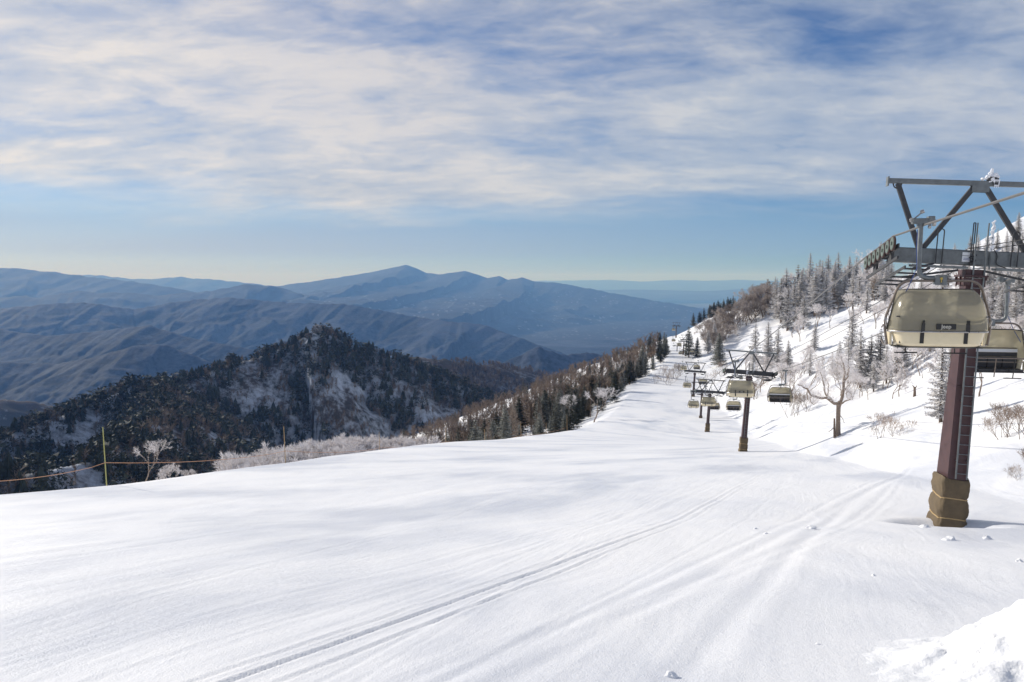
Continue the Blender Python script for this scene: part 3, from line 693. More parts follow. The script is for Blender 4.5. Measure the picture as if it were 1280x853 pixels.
# --- single trees on the right-hand hillside, as (foot u, foot v, height in px)
firs_r = [
 (1018, 438, 38, 'small fir with rime standing alone above the old bare tree'), (1064, 447, 62, 'thin tall fir on the open snow left of the nearest hanging chair'),
 (943, 455, 52, None), (960, 462, 60, None), (972, 458, 50, None), (985, 470, 45, None), (941, 470, 37, None),
 (1040, 470, 30, None), (1012, 470, 34, None),
 (1075, 485, 78, None), (1060, 480, 58, None), (1048, 474, 48, None), (1088, 478, 60, None), (1100, 474, 64, None), (1108, 480, 56, None), (1120, 470, 60, None), (1092, 490, 46, None), (1130, 460, 56, None),
 (1083, 392, 40, 'dark stem of a fir standing forward of the ridge stand'), (984, 414, 60, None), (992, 402, 52, None), (1004, 412, 48, None), (1000, 396, 58, None), (1010, 392, 60, None), (1018, 396, 66, None), (1026, 388, 62, None), (1032, 392, 56, None), (1042, 386, 60, None), (1047, 382, 66, None), (1055, 384, 46, None), (1066, 388, 52, None), (1073, 382, 48, None), (1060, 378, 56, None),
 (976, 404, 56, None), (970, 396, 48, None), (968, 386, 40, None), (1090, 376, 44, None), (1098, 372, 46, None), (1106, 380, 50, None), (1114, 374, 48, None), (1082, 370, 44, None),
 (1176, 528, 110, 'rimed slender fir close to the left side of the nearest lift tower'), (1184, 500, 70, None),
 (1124, 430, 40, None), (1135, 420, 44, None), (1146, 430, 50, None), (1118, 410, 40, None), (1150, 410, 46, None), (1160, 424, 46, None), (1170, 404, 44, None), (1180, 420, 50, None),
 (1225, 388, 48, None), (1236, 380, 46, None), (1248, 384, 52, None), (1260, 392, 58, None), (1272, 380, 56, None), (1240, 400, 50, None), (1268, 410, 60, None), (1220, 410, 52, None), (1232, 424, 56, None), (1282, 400, 60, None),
 (1193, 330, 26, 'pale frosted fir poking above the cross beam against the sky'), (1213, 314, 20, None), (1222, 318, 26, None), (1234, 318, 26, None), (1246, 312, 26, None), (1258, 322, 34, None), (1266, 316, 34, None), (1272, 302, 36, 'frosted fir highest on the snowy shoulder at the right edge'), (1230, 340, 34, None), (1252, 344, 38, None), (1270, 348, 40, None), (1206, 345, 34, None),
 (885, 442, 30, None), (893, 436, 34, None), (896, 452, 30, 'dark fir standing forward of the bare stand above the lift'), (890, 428, 30, None),
]
GR = 'rimed firs on the open hillside'
for (u, v, hp, lab) in firs_r:
    place_px(FIRR, u, v, hp, lab or 'rimed fir in the scattered stands on the snowy hillside above the lift', 'fir tree', None if lab else GR)
for i in range(84):      # the thick stand behind the nearest tower and on the ridge
    u, v = rnd.uniform(1100, 1300), rnd.uniform(350, 430)
    if i < 38: u, v = rnd.uniform(975, 1110), 400 - (1) * 0; v = np.interp(u, [975, 1010, 1060, 1110], [394, 384, 372, 362]) + rnd.uniform(-3, 12)
    place_px(FIRR if rnd.random() < .8 else BRIM, u, v, rnd.uniform(42, 64), 'rimed fir in the scattered stands on the snowy hillside above the lift', 'fir tree', GR) if rnd.random() < .62 else place_px(BRIM, u, v, rnd.uniform(26, 40), 'frost white bare tree among the firs on the hillside', 'bare tree', 'frosted bare trees among the firs')
for (u, v, hp, lab) in [(861, 447, 40, 'dark fir right behind the distant pair of lift towers'), (871, 447, 26, 'low dark conifer right of the distant pair of lift towers'), (899, 458, 44, 'tall dark fir leading the stand on the far shoulder')]:
    place_px(FIRD, u, v, hp, lab, 'fir tree')
for (u, v, hp, lab) in [(1186, 470, 40, None), (1130, 475, 44, None), (1140, 462, 40, 'brown bare tree with two thin stems under the nearest chair'), (1010, 500, 50, None), (1030, 488, 46, None), (1065, 500, 34, None), (1005, 468, 34, None), (950, 484, 34, None), (1224, 496, 66, 'pale forked bare tree under the second nearest chair'), (1085, 500, 30, None), (1150, 470, 40, None), (1205, 440, 50, None), (990, 490, 40, None)]:
    place_px(BRIM, u, v, hp, lab or 'frost white bare tree among the firs on the hillside', 'bare tree', None if lab else 'frosted bare trees among the firs')
for i in range(75):
    u = rnd.uniform(985, 1290); v = rnd.uniform(np.interp(u, [985, 1100, 1290], [405, 372, 345]), np.interp(u, [985, 1100, 1290], [425, 480, 480]))
    if u < 1095 and v > 415 and rnd.random() < .8: continue
    place_px(BRIM, u, v, rnd.uniform(22, 40), 'frost white bare tree among the firs on the hillside', 'bare tree', 'frosted bare trees among the firs')
for i in range(26):
    u, v = (rnd.uniform(930, 1005), rnd.uniform(462, 500)) if i % 2 else (rnd.uniform(1045, 1130), rnd.uniform(462, 500))
    place_px(BRIM, u, v, rnd.uniform(26, 42), 'frost white bare tree among the firs on the hillside', 'bare tree', 'frosted bare trees among the firs')
for i in range(26):
    u = rnd.uniform(1120, 1290); v = rnd.uniform(395, 470)
    place_px(SHR, u, v, rnd.uniform(12, 22), 'low frosted bush under the trees of the hillside', 'shrub', 'frosted bushes on the hillside')
# brown bare stand on the far shoulder of the run
GB = 'brown bare trees on the far shoulder of the run'
for i in range(125):
    u = rnd.uniform(884, 968); v = np.interp(u, [884, 900, 930, 968], [440, 425, 405, 385]) + rnd.uniform(-16, 6)
    place_px(BBRN, u, v, rnd.uniform(17, 30), 'brown bare tree in the stand on the far shoulder of the run', 'bare tree', GB)
for i in range(30):
    u = rnd.uniform(866, 940); v = np.interp(u, [866, 880, 905, 940], [409, 401, 391, 384])
    place_px(FIRD, u, v, rnd.uniform(12, 20), 'small dark conifer on the skyline above the side run', 'conifer', 'skyline conifers above the side run')
# pale scrub
GS = 'thin bare shrubs poking out of the snow'
for (u, v, hp) in [(1116, 545, 28), (1105, 546, 34), (1124, 545, 20), (1250, 548, 38), (1262, 545, 44), (1272, 540, 40), (1285, 545, 46), (1245, 530, 30), (1275, 600, 22), (1262, 598, 16), (990, 520, 34), (1000, 518, 30), (1008, 515, 28), (1090, 545, 14), (1140, 535, 12), (1290, 590, 34), (1230, 540, 20), (905, 470, 22), (893, 480, 20), (935, 500, 26), (948, 498, 24), (990, 508, 26), (830, 478, 24), (842, 474, 22), (838, 482, 18), (818, 480, 14), (850, 470, 18)]:
    place_px(TWG, u, v, hp, 'thin brown leafless shrub poking out of the snow beside the run', 'shrub', GS)

# --- forest below the left edge of the run
def depth_put(kind, u, Y, h, *a, **k):
    X = (u - 640) / FPX * Y; z = float(znear(np.array([X]), np.array([Y]), False)[0])
    return kind.put((X, Y, z - 0.1), h, *a, **k)
def left_u(Y, off):  # photo column of a point OFF metres left of the run's edge
    return 640 + FPX * (float(interp(Y, XE)) - off) / Y
GL = 'grey green firs below the fence'
for i in range(108):
    Y = rnd.uniform(112, 215); off = rnd.uniform(3, 34) ** 1.0
    if Y > 165 and off < 6: off += 6
    x = float(interp(Y, XE)) - off; z = float(znear(np.array([x]), np.array([Y]), False)[0])
    fr_ = Y < 150 and off < 14; FIRD.put((x, Y, z - .1), rnd.uniform(5, 9.5) * (0.75 + off / 60), 'dark rime dusted fir in the front row right behind the fence poles' if fr_ else 'dark fir deep in the larch wood beside the run', 'fir tree', 'front row firs behind the fence' if fr_ else 'firs deep in the larch wood')
for i in range(45):
    Y = rnd.uniform(215, 330); off = rnd.uniform(3, 30)
    x = float(interp(Y, XE)) - off; z = float(znear(np.array([x]), np.array([Y]), False)[0])
    FIRD.put((x, Y, z - .1), rnd.uniform(6, 10), 'dark conifer at the far top of the wood where the run narrows', 'fir tree', 'conifers at the far end of the wood')
GLA = 'brown larches on the slope below the run'
for i in range(250):
    Y = rnd.uniform(125, 420); off = rnd.uniform(8, 70) * (Y / 220)
    x = float(interp(Y, XE)) - off; z = float(znear(np.array([x]), np.array([Y]), False)[0])
    LAR.put((x, Y, z - .1), rnd.uniform(5, 10), 'bare brown larch in the wood on the slope below the run', 'larch', GLA)
def bank_points(n, y0, y1, o0, o1):
    Y = rs.uniform(y0, y1, n); X = interp(Y, XE) - rs.uniform(o0, o1, n) * Y
    return X, Y, znear(X, Y, False)
for i in range(22):
    Y = rnd.uniform(300, 430); off = rnd.uniform(1.5, 11); x = float(interp(Y, XE)) - off; z = float(znear(np.array([x]), np.array([Y]), False)[0])
    FIRD.put((x, Y, z - .1), rnd.uniform(7, 12), 'dark conifer at the far top of the wood where the run narrows', 'fir tree', 'conifers at the far end of the wood')
BANK = [np.concatenate(a_) for a_ in zip(bank_points(2600, 215, 560, .10, .75), bank_points(330, 215, 540, .015, .10))]
BANK2 = bank_points(230, 150, 540, .012, .5)
for (u, v, hp, lab) in [(752, 519, 46, 'broad pale frosted tree where the wood meets the run'), (728, 522, 40, 'pale frosted tree second from the end of the wood')]:
    p = raycast(u + 6, v + 4); k = BRIM.put((p.x - 2.5, p.y, znear(np.array([p.x - 2.5]), np.array([p.y]), False)[0]), hp * p.y / FPX, lab, 'bare tree', wide=1.3)
# white frosted thicket beyond the crest and the frosted tree beside the first pole
GW = 'white frosted shrubs behind the crest of the run'
for i in range(120):
    u = rnd.uniform(310, 510); Y = rnd.uniform(78, 96) + (u - 400) * .05
    x = (u - 640) / FPX * Y; zl = float(znear(np.array([x]), np.array([Y]), False)[0])
    top = np.interp(u, [310, 350, 400, 450, 480, 510], [566, 556, 545, 541, 545, 543]) + rnd.uniform(0, 16)
    zt = P(u, top, Y).z; hgt = max(2.2, zt - zl)
    if hgt > 9: hgt = 9; 
    SHR.put((x, Y, zt - hgt), hgt, 'white frosted shrub in the thicket behind the crest', 'shrub', GW)
GW2 = GW
def crest_tree(kind, u, vtop, vbot, Y, lab, cat, grp=None, wide=1.0, k=None):
    zt, zb = P(u, vtop, Y).z, P(u, vbot, Y).z
    return kind.put(P(u, vbot, Y), zt - zb, lab, cat, grp, wide=wide, k=k)
crest_tree(BRIM, 182, 550, 604, 44, 'white frosted bare tree standing behind the crest beside the first pole', 'bare tree', wide=1.1, k=0)
crest_tree(SHR, 215, 578, 602, 46, 'small frosted bush right of the white tree', 'shrub')
crest_tree(SHR, 236, 586, 600, 50, 'lowest frosted bush peeping over the crest', 'shrub')

# --- dark conifer forest on the hill (far beyond the count): low trees joined as stuff
def lowfir(r, seg=6, tiers=4):
    V, F = [], []
    for t in range(tiers):
        z0 = .12 + .8 * t / tiers; z1 = min(1.0, z0 + .42); rad = .24 * (1 - t / (tiers + .6)) + .03
        n0 = len(V); V.append((0, 0, z1))
        for k in range(seg * 2):
            a = math.pi * k / seg; rr_ = rad * (1.15 if k % 2 else .55) * r.uniform(.8, 1.2); V.append((rr_ * math.cos(a), rr_ * math.sin(a), z0 - (.05 if k % 2 else -.03)))
        for k in range(seg * 2): F.append((n0, n0 + 1 + k, n0 + 1 + (k + 1) % (seg * 2)))
    return np.array(V), np.array(F)
def lowbare(r, n=24):
    V, F = [], []
    V += [(-.012, 0, 0), (.012, 0, 0), (0, 0, .9), (0, -.012, 0), (0, .012, 0), (0, 0, .9)]; F += [(0, 1, 2), (3, 4, 5)]
    for i in range(n):
        z = r.uniform(.25, .75); a = r.uniform(0, 6.28); L_ = r.uniform(.12, .3); e = (L_ * math.cos(a), L_ * math.sin(a), z + r.uniform(.12, .3))
        n0 = len(V); wx_, wy_ = -.02 * math.sin(a), .02 * math.cos(a); V += [(-wx_, -wy_, z), (wx_, wy_, z + .02), e]; F.append((n0, n0 + 1, n0 + 2))
        n0 = len(V); V += [(e[0] * .5, e[1] * .5, z + .1), (e[0] * .5 + .02, e[1] * .5 + .02, z + .12), (e[0] * .6 + r.uniform(-.12, .12), e[1] * .6 + r.uniform(-.12, .12), z + r.uniform(.1, .3))]; F.append((n0, n0 + 1, n0 + 2))
    return np.array(V), np.array(F)
def lowpine(r, n=46):
    """rounded bushy conifer made of small facets"""
    V, F = [], []
    V += [(-.02, 0, 0), (.02, 0, 0), (0, 0, .7)]; F += [(0, 1, 2)]
    for i in range(n):
        a = r.uniform(0, 6.28); z = r.uniform(.3, 1.0); rad = .34 * math.sqrt(max(0.02, 1 - ((z - .58) / .46) ** 2)) * r.uniform(.5, 1)
        c = Vector((rad * math.cos(a), rad * math.sin(a), z)); n0 = len(V)
        for k in range(3): V.append(tuple(c + Vector((r.gauss(0, .09), r.gauss(0, .09), r.gauss(0, .07)))))
        F.append((n0, n0 + 1, n0 + 2))
    return np.array(V), np.array(F)
def scatter(name, protos, pts, hs, mat, label):
    Vs, Fs, off = [], [], 0
    for (x, y, z), hh in zip(pts, hs):
        v, f = protos[rnd.randrange(len(protos))]; a = rnd.uniform(0, 6.28); c, s = math.cos(a), math.sin(a); w_ = rnd.uniform(.85, 1.25)
        vv = np.stack([(v[:, 0] * c - v[:, 1] * s) * hh * w_ + x, (v[:, 0] * s + v[:, 1] * c) * hh * w_ + y, v[:, 2] * hh + z - .3], 1)
        Vs.append(vv); Fs.append(f + off); off += len(v)
    o = mesh_np(name, np.concatenate(Vs), np.concatenate(Fs), mat, False); tag(o, label, 'forest', kind='stuff'); return o
rr_ = random.Random(5)
LF = [lowfir(rr_) for _ in range(4)] + [lowpine(rr_) for _ in range(6)]
LBR = [lowbare(rr_) for _ in range(5)]
MFIR = []
for i in range(3):
    _, (v_, f_) = fir_proto(900 + i, 10, 2.7, .5); MFIR.append((v_ / 10.0, f_))
def hill_points(n, q0, q1, y0, y1, dens, thr):
    Y = np.sqrt(rs.uniform(y0 ** 2, y1 ** 2, n)); X = Y * rs.uniform(q0, q1, n)
    dn = fbm(X / 55 + 3, Y / 55 + 8, 4) + dens(X, Y); k = dn > thr
    X, Y = X[k], Y[k]; return X, Y, zhill(X, Y)
def vpx(X, Y, Z):
    cp, sp = math.cos(PITCH), math.sin(PITCH); dep = Y * cp - Z * sp; return 426.5 - FPX * (Y * sp + Z * cp) / dep, 640 + FPX * X / dep
# conifers crowd the crest and the lower left foot, bare wood fills between
def dcon(X, Y): 
    v, u = vpx(X, Y, zhill(X, Y)); cv = np.interp(u, [0, 100, 195, 300, 400, 520, 640], [548, 505, 470, 440, 408, 448, 500])
    return 0.05 + 0.55 * np.exp(-((v - cv) / 22.0) ** 2) + 0.35 * (u < 150) * (v > 540) - 0.05 * sstep(330, 450, u) * (v > cv + 25)
X, Y, Z = hill_points(17000, -0.75, 0.22, 300, 1130, dcon, 0.03)
scatter('conifer_forest', LF, list(zip(X, Y, Z)), rs.uniform(8, 15, len(X)), M['fir_dark_far'] if 'fir_dark_far' in M else M['fir_dark'], 'dark conifers covering the pointed hill beyond the run')
X, Y, Z = hill_points(14000, -0.75, 0.22, 300, 1130, lambda X, Y: 0 * X, -0.45)
scatter('bare_forest', LBR, list(zip(X, Y, Z)), rs.uniform(8, 13, len(X)), M['larch'], 'brown leafless wood between the conifers on the pointed hill')
X, Y, Z = BANK
scatter('larch_wood', LBR, list(zip(X, Y, Z)), rs.uniform(5.5, 10, len(X)), M['larch'], 'thick brown larch wood falling away on the valley side of the run')
X, Y, Z = BANK2
scatter('conifer_wood', MFIR, list(zip(X, Y, Z)), rs.uniform(6, 10, len(X)), M['fir_dark'], 'dark conifers mixed through the brown larch wood below the run')
X, Y, Z = hill_points(7000, -0.1, 0.16, 1450, 2050, lambda X, Y: 0 * X, -0.1)
scatter('bare_forest', LBR, list(zip(X, Y, Z)), rs.uniform(9, 15, len(X)), M['larch'], 'brown leafless wood along the low ridge behind the pointed hill')

V, F = [], []
M['rock'] = foliage_material('snowy_rock', (0.10, 0.085, 0.07), (0.70, 0.70, 0.72), 0.30)
for q_, (uu, vv, DD, sz, sd_, lab) in enumerate([(398, 412, 996, 6.0, 1, 'snow streaked rock outcrop crowning the pointed hill'), (411, 415, 1000, 4.2, 5, 'smaller bare rock just right of the summit outcrop'), (386, 420, 990, 3.8, 9, 'low snowy rock just left of the summit outcrop')]):
    bm = bmesh.new(); bmesh.ops.create_icosphere(bm, subdivisions=4, radius=1)
    for v_ in bm.verts:
        c_ = v_.co; n_ = .62 + .55 * float(ridged(np.array(c_.x * 1.3 + sd_ + c_.z), np.array(c_.y * 1.3 + c_.z * 1.7), 4)); v_.co = Vector((c_.x * 1.35 * n_, c_.y * n_, c_.z * n_ * 1.05)) * sz
    me = bpy.data.meshes.new('rock_outcrop'); bm.to_mesh(me); bm.free(); me.materials.append(M['rock'])
    rk = bpy.data.objects.new('rock_outcrop', me); COL.objects.link(rk); rk.location = P(uu, vv, DD); tag(rk, lab, 'rock', 'rocks on the hilltop')
# --- the old gnarled tree
def old_tree():
    p = raycast(1048, 545); s = p.y / FPX
    t = empty('old_tree', p); w = MB(); r = random.Random(3)
    def q_(u, v, dy=0.0): return Vector(((u - 1048) * s, dy, (545 - v) * s))
    w.tube([q_(1048, 551), q_(1047.5, 540), q_(1047, 522), q_(1047, 508), q_(1049, 501)], [.30, .21, .185, .19, .21], 10)
    br = [([q_(1049, 503), q_(1053, 490, .2), q_(1054, 476, .2), q_(1056, 464, .4), q_(1053, 452, .5), q_(1051, 445, .5)], .15),
          ([q_(1054, 478, .2), q_(1058, 470, .0), q_(1057, 460, -.3), q_(1055, 455, -.3)], .07),
          ([q_(1048, 506), q_(1040, 503, -.3), q_(1030, 497, -.5), q_(1018, 495, -.6), q_(1008, 492, -.7), q_(1003, 484, -.8), q_(996, 480, -.9), q_(990, 478, -1)], .15),
          ([q_(1008, 494, -.7), q_(1007, 500, -.8), q_(1011, 503, -.8), q_(1017, 501, -.6)], .06),
          ([q_(1050, 504), q_(1058, 501, .3), q_(1065, 500, .5), q_(1066, 493, .6), q_(1062, 489, .6), q_(1058, 493, .5)], .07),
          ([q_(1040, 503, -.3), q_(1036, 494, .4), q_(1038, 482, .8), q_(1034, 470, 1)], .07),
          ([q_(1030, 497, -.5), q_(1024, 486, -.9), q_(1020, 472, -1.2), q_(1016, 462, -1.2)], .08),
          ([q_(1053, 490, .2), q_(1061, 482, .6), q_(1070, 476, .9)], .06),
          ([q_(1047, 515), q_(1050, 522, -.3), q_(1053, 528, -.4)], .04)]
    w.build('trunk', M['bark_pale'], t, True)
    for pts, rad in br:
        b = MB(); pp = []
        for i in range(len(pts) - 1):
            for k in range(3):
                f = k / 3; pp.append(pts[i].lerp(pts[i + 1], f) + Vector((r.gauss(0, .03), r.gauss(0, .03), r.gauss(0, .03))))
        pp.append(pts[-1]); b.tube(pp, [rad * (1 - .75 * i / len(pp)) for i in range(len(pp))], 7); b.build('branch', M['bark_pale'], t, True)
    V, F = [], []
    for pts, rad in br[:8]:
        for i in range(2, len(pts)):
            for k in range(26):
                p0 = pts[i - 1].lerp(pts[i], r.random()); d = Vector((r.gauss(0, .5), r.gauss(0, .6), abs(r.gauss(.6, .5)))).normalized() * r.uniform(.4, 1.5)
                sd_ = d.cross(Vector((r.gauss(0, 1), r.gauss(0, 1), .1))).normalized() * .016
                n0 = len(V); V += [tuple(p0 - sd_), tuple(p0 + sd_), tuple(p0 + d)]; F.append((n0, n0 + 1, n0 + 2))
                for m_ in range(4):
                    a = p0 + d * r.uniform(.3, .9); e = a + Vector((r.gauss(0, .3), r.gauss(0, .3), r.gauss(.15, .25)))
                    n0 = len(V); V += [tuple(a - sd_ * .7), tuple(a + sd_ * .7), tuple(e)]; F.append((n0, n0 + 1, n0 + 2))
    o = mesh_np('twigs', np.array(V), np.array(F), M['twig_rimed'], False, t)
    tag(t, 'old gnarled bare tree with a long crooked limb on the snow by the run', 'bare tree')
    g_ = MB(); g_.tube([q_(1041.5, 547, -.3), q_(1041, 535, -.3), q_(1040.5, 522, -.3)], [.11, .1, .07], 7); g_.tube([q_(1041, 533, -.3), q_(1036, 537, -.4), q_(1033, 539, -.4)], [.04, .03, .02], 5)
    o = g_.build('dead_stump', M['bark'], None, True); o.location = p; tag(o, 'slim dead stump leaning against the foot of the old gnarled tree', 'stump')
old_tree()
p = raycast(1143, 496); s = p.y / FPX
b = MB(); b.tube([(0, 0, -.3), (.02, 0, 6 * s), (-.03, 0, 12 * s)], [.16, .13, .10], 8); b.tube([(0, 0, 9 * s), (.2, 0, 14 * s)], [.07, .03], 6); b.tube([(0, 0, 11 * s), (-.25, 0, 14.5 * s)], [.08, .03], 6)
o = b.build('broken_stump', M['bark'], None, True); o.location = p; tag(o, 'short broken stump alone on the snow left of the nearest tower', 'stump')

# ------------------------------------------------------------------ chairlift
HEAD = math.atan(0.1855)                 # the line bears a little right of straight ahead
def rock_mat(w0, d0, z0, z1, seed=0):
    """padded wrap round the tower foot"""
    V = []; nr, nc = 22, 40; r = random.Random(seed)
    for i in range(nr):
        f = i / (nr - 1); z = z0 + (z1 - z0) * f
        puff = 0.075 * abs(math.sin(math.pi * (f / .34 if f < .34 else (f - .34) / .33 if f < .67 else (f - .67) / .33))) ** 0.55
        fl = 0.06 * max(0, f - .86) / .14
        for k in range(nc):
            a = 2 * math.pi * k / nc; ca, sa = math.cos(a), math.sin(a); e = 0.38
            x = math.copysign(abs(ca) ** e, ca); y = math.copysign(abs(sa) ** e, sa)
            g = puff + fl * (1 if (k % 10) in (3, 4, 5, 6) else .7) + .012 * math.sin(k * 2.3 + i * .9) + .02 * float(perlin(k * .35 + 3, i * .5)) + .07 * (1 - f)
            V.append((x * (w0 / 2 + g), y * (d0 / 2 + g), z + (.035 * math.sin(a * 2 + 1) * (f > .95))))
    F = grid_faces(nr, nc, True)
    return np.array(V), F
def tower_proto(Hb, full, mat_top=1.45, with_sign=True):
    """Hb: height of the cross beam above the ground. x across the line, y along it (downhill), z up"""
    t = empty('lift_tower')
    # column: tapered box section, deeper along the line than across
    b = MB(); prof = [(-.8, .54, 1.04), (0, .52, 1.0), (Hb - .75, .38, .46), (Hb - .75, .50, .62), (Hb - .55, .50, .62)]
    for (z0, w0, d0), (z1, w1, d1) in ((prof[0], prof[1]), (prof[1], prof[2]), (prof[3], prof[4])):
        V = [(sx * w / 2, sy * d / 2, z) for z, w, d in ((z0, w0, d0), (z1, w1, d1)) for sx, sy in ((-1, -1), (1, -1), (1, 1), (-1, 1))]
        b.add(V, [(0, 1, 5, 4), (1, 2, 6, 5), (2, 3, 7, 6), (3, 0, 4, 7), (4, 5, 6, 7), (3, 2, 1, 0)])
    b.build('column', M['maroon'], t)
    b = MB(); zf_ = Hb * .53; b.box((0, 0, zf_), (.475, .76, .03)); b.build('joint_flange', M['maroon'], t)
    # head plate with bolts
    b = MB(); b.box((0, 0, Hb - .50), (.62, .80, .05)); b.box((0, 0, Hb - .40), (.5, .62, .16))
    for sx in (-1, 1):
        for sy in (-1, 0, 1): b.box((sx * .27, sy * .33, Hb - .56), (.05, .05, .1)); b.box((sx * .26, sy * .3, Hb - .68), (.03, .04, .22))
    b.build('head_plate', M['maroon'], t)
    V, F = rock_mat(.58, .90, -.25, mat_top, 2); m = mesh_np('foot_padding', V, F, M['mat'], True, t)
    V2 = V.copy(); inner = np.array([(x * .9, y * .93, z) for x, y, z in V[-80:]]); 
    rim = mesh_np('padding_lining', np.concatenate([V[-40:], V[-40:] * np.array([.90, .93, 1]), V[-40:] * np.array([.86, .90, 1]) - np.array([0, 0, .3])]), np.concatenate([grid_faces(3, 40, True)]), M['mat'], True, m)
    for f in (.34, .67):
        i = int(round(f * 21)); ring = [Vector(V[i * 40 + k]) * 1.0 for k in range(40)]; ring = [Vector((p.x * 1.03, p.y * 1.02, p.z + .02 * math.sin(k_ * .5))) for k_, p in enumerate(ring)]
        rb = MB(); rb.tube(ring, .016, 6, closed=True); rb.build('tie_rope', M['ropetan'], m, True)
    # ladder on the uphill face
    def face_y(z): return -(1.0 + (.46 - 1.0) * z / (Hb - .75)) / 2 - .10
    lt, lb_ = Hb + .45, mat_top + .02
    rails = MB(); lx = .07; lw = .14
    for sx in (-1, 1):
        rails.beam((lx + sx * lw, face_y(lb_), lb_), (lx + sx * lw, face_y(Hb - .8), Hb - .8), .04, .03)
        rails.beam((lx + sx * lw, face_y(Hb - .8) - .001, Hb - .8), (lx + sx * lw, -.33, Hb + .3), .04, .03)
        rails.beam((lx + sx * lw, -.33, Hb + .3), (lx + sx * lw, -.33, Hb + .95), .03, .03)
        for k in range(4):
            z = lb_ + .5 + k * (Hb - 2.6) / 3; rails.beam((lx + sx * lw, face_y(z), z), (lx + sx * lw, face_y(z) + .12, z), .03, .03)
    lad = rails.build('ladder', M['galv'], t)
    nr = int((lt - lb_) / .27); one = None
    if full:
        for k in range(nr):
            z = lb_ + .15 + k * .27; y = face_y(min(z, Hb - .8)) if z < Hb - .8 else np.interp(z, [Hb - .8, Hb + .3], [face_y(Hb - .8), -.33])
            if one is None:
                q_ = MB(); q_.tube([(-lw, 0, 0), (lw, 0, 0)], .012, 6); one = q_.build('rung', M['galv'], lad); one.location = (lx, y, z)
            else:
                c = one.copy(); COL.objects.link(c); c.location = (lx, y, z)
    # cross beam
    q_ = MB(); q_.box((0, 0, Hb), (4.3, .34, .42)); q_.box((-2.16, 0, Hb), (.03, .46, .5)); q_.box((2.16, 0, Hb), (.03, .46, .5))
    q_.build('cross_beam', M['galv'] if full and Hb < 7.6 else M['galv_dark'], t)
    # gantry: top bar and W of struts
    q_ = MB(); zt = Hb + 2.05; q_.box((0, 0, zt), (4.75, .13, .14)); q_.box((-2.39, 0, zt - .02), (.04, .2, .26)); q_.box((2.39, 0, zt - .02), (.04, .2, .26))
    q_.build('top_bar', M['galv'] if full else M['galv_dark'], t)
    for sx in (-1, 1):
        for (x0, x1) in ((2.12, 1.42), (.13, 1.32)):
            q_ = MB(); q_.beam((sx * x0, 0, zt - .07), (sx * x1, 0, Hb + .21), .12, .13); q_.build('strut', M['galv_dark'], t)
    q_ = MB(); q_.box((0, -.075, zt - .14), (.44, .02, .2)); q_.box((0, .075, zt - .14), (.44, .02, .2)); q_.build('gusset', M['galv'], t)
    q_ = MB(); q_.tube(fillet([(-2.25, -.02, zt - .07), (-2.2, -.02, zt - .2), (-2.05, -.02, zt - .2), (-2.02, -.02, zt - .07)], .06), .018, 6)
    q_.tube(fillet([(2.25, -.02, zt - .07), (2.2, -.02, zt - .2), (2.05, -.02, zt - .2), (2.02, -.02, zt - .07)], .06), .018, 6); q_.build('lifting_eye', M['galv_dark'], t)
    # sheave trains, tilted with the rope
    sl = -0.165
    for sx in (-1, 1):
        x = sx * 2.42; tr_ = MB(); y0, y1 = -1.35, 1.75
        tr_.beam((x - .11 * sx, y0, Hb - .06 + sl * y0), (x - .11 * sx, y1, Hb - .06 + sl * y1), .05, .14)
        tr_.beam((x - .12 * sx, y0, Hb - .36 + sl * y0), (x - .12 * sx, y1, Hb - .36 + sl * y1), .05, .08)
        tr_.box((sx * 2.26, 0, Hb), (.3, .26, .3)); tr_.box((x - .14 * sx, .9, Hb - .2 + sl * .9), (.07, .3, .3)); tr_.box((x - .14 * sx, -.6, Hb - .2 - sl * .6), (.07, .3, .3))
        tn = tr_.build('sheave_train', M['galv_dark'], t)
        n_w = 7 if full else 6
        w1 = None
        for k in range(n_w):
            y = y0 + (y1 - y0) * (k + .3) / n_w; z = Hb + .03 + sl * y
            if w1 is None:
                q_ = MB(); q_.disc((0, 0, 0), (1, 0, 0), .17, .07, 20); q_.disc((0, 0, 0), (1, 0, 0), .05, .13, 10); w1 = q_.build('wheel', M['wheel'], tn, True); w1.location = (x, y, z)
                if full:
                    q_ = MB(); ringp = [(0, math.cos(2 * math.pi * j / 20) * .185, math.sin(2 * math.pi * j / 20) * .185) for j in range(20)]; q_.tube(ringp, .028, 6, closed=True)
                    ty0 = q_.build('liner', M['tyre'], tn, True); ty0.location = (x, y, z)
            else:
                c = w1.copy(); COL.objects.link(c); c.location = (x, y, z)
                if full: c = ty0.copy(); COL.objects.link(c); c.location = (x, y, z)
        # walkway grating beside the wheels with brackets
        q_ = MB(); gx0 = sx * 1.95
        for k in range(7):
            q_.box((gx0 + (k - 3) * .075, .1, Hb - .62 + sl * .1), (.035, 2.9, .03)) if False else None
        for k in range(5):
            y = -1.1 + k * .6; q_.box((gx0 - sx * .15, y, Hb - .60 + sl * y), (.62, .05, .05))
        q_.beam((gx0 + .15 * sx, -1.35, Hb - .60 - sl * 1.35), (gx0 + .15 * sx, 1.55, Hb - .60 + sl * 1.55), .04, .07)
        q_.beam((gx0 - .45 * sx, -1.35, Hb - .60 - sl * 1.35), (gx0 - .45 * sx, 1.55, Hb - .60 + sl * 1.55), .04, .07)
        q_.beam((gx0 - .15 * sx, 0, Hb - .62), (sx * .35, 0, Hb - .35), .06, .06)
        q_.beam((gx0 - .8 * sx, -.5, Hb - .22), (gx0 - .1 * sx, -1.2, Hb - .4), .05, .05)
        q_.build('walkway', M['galv_dark'], t)
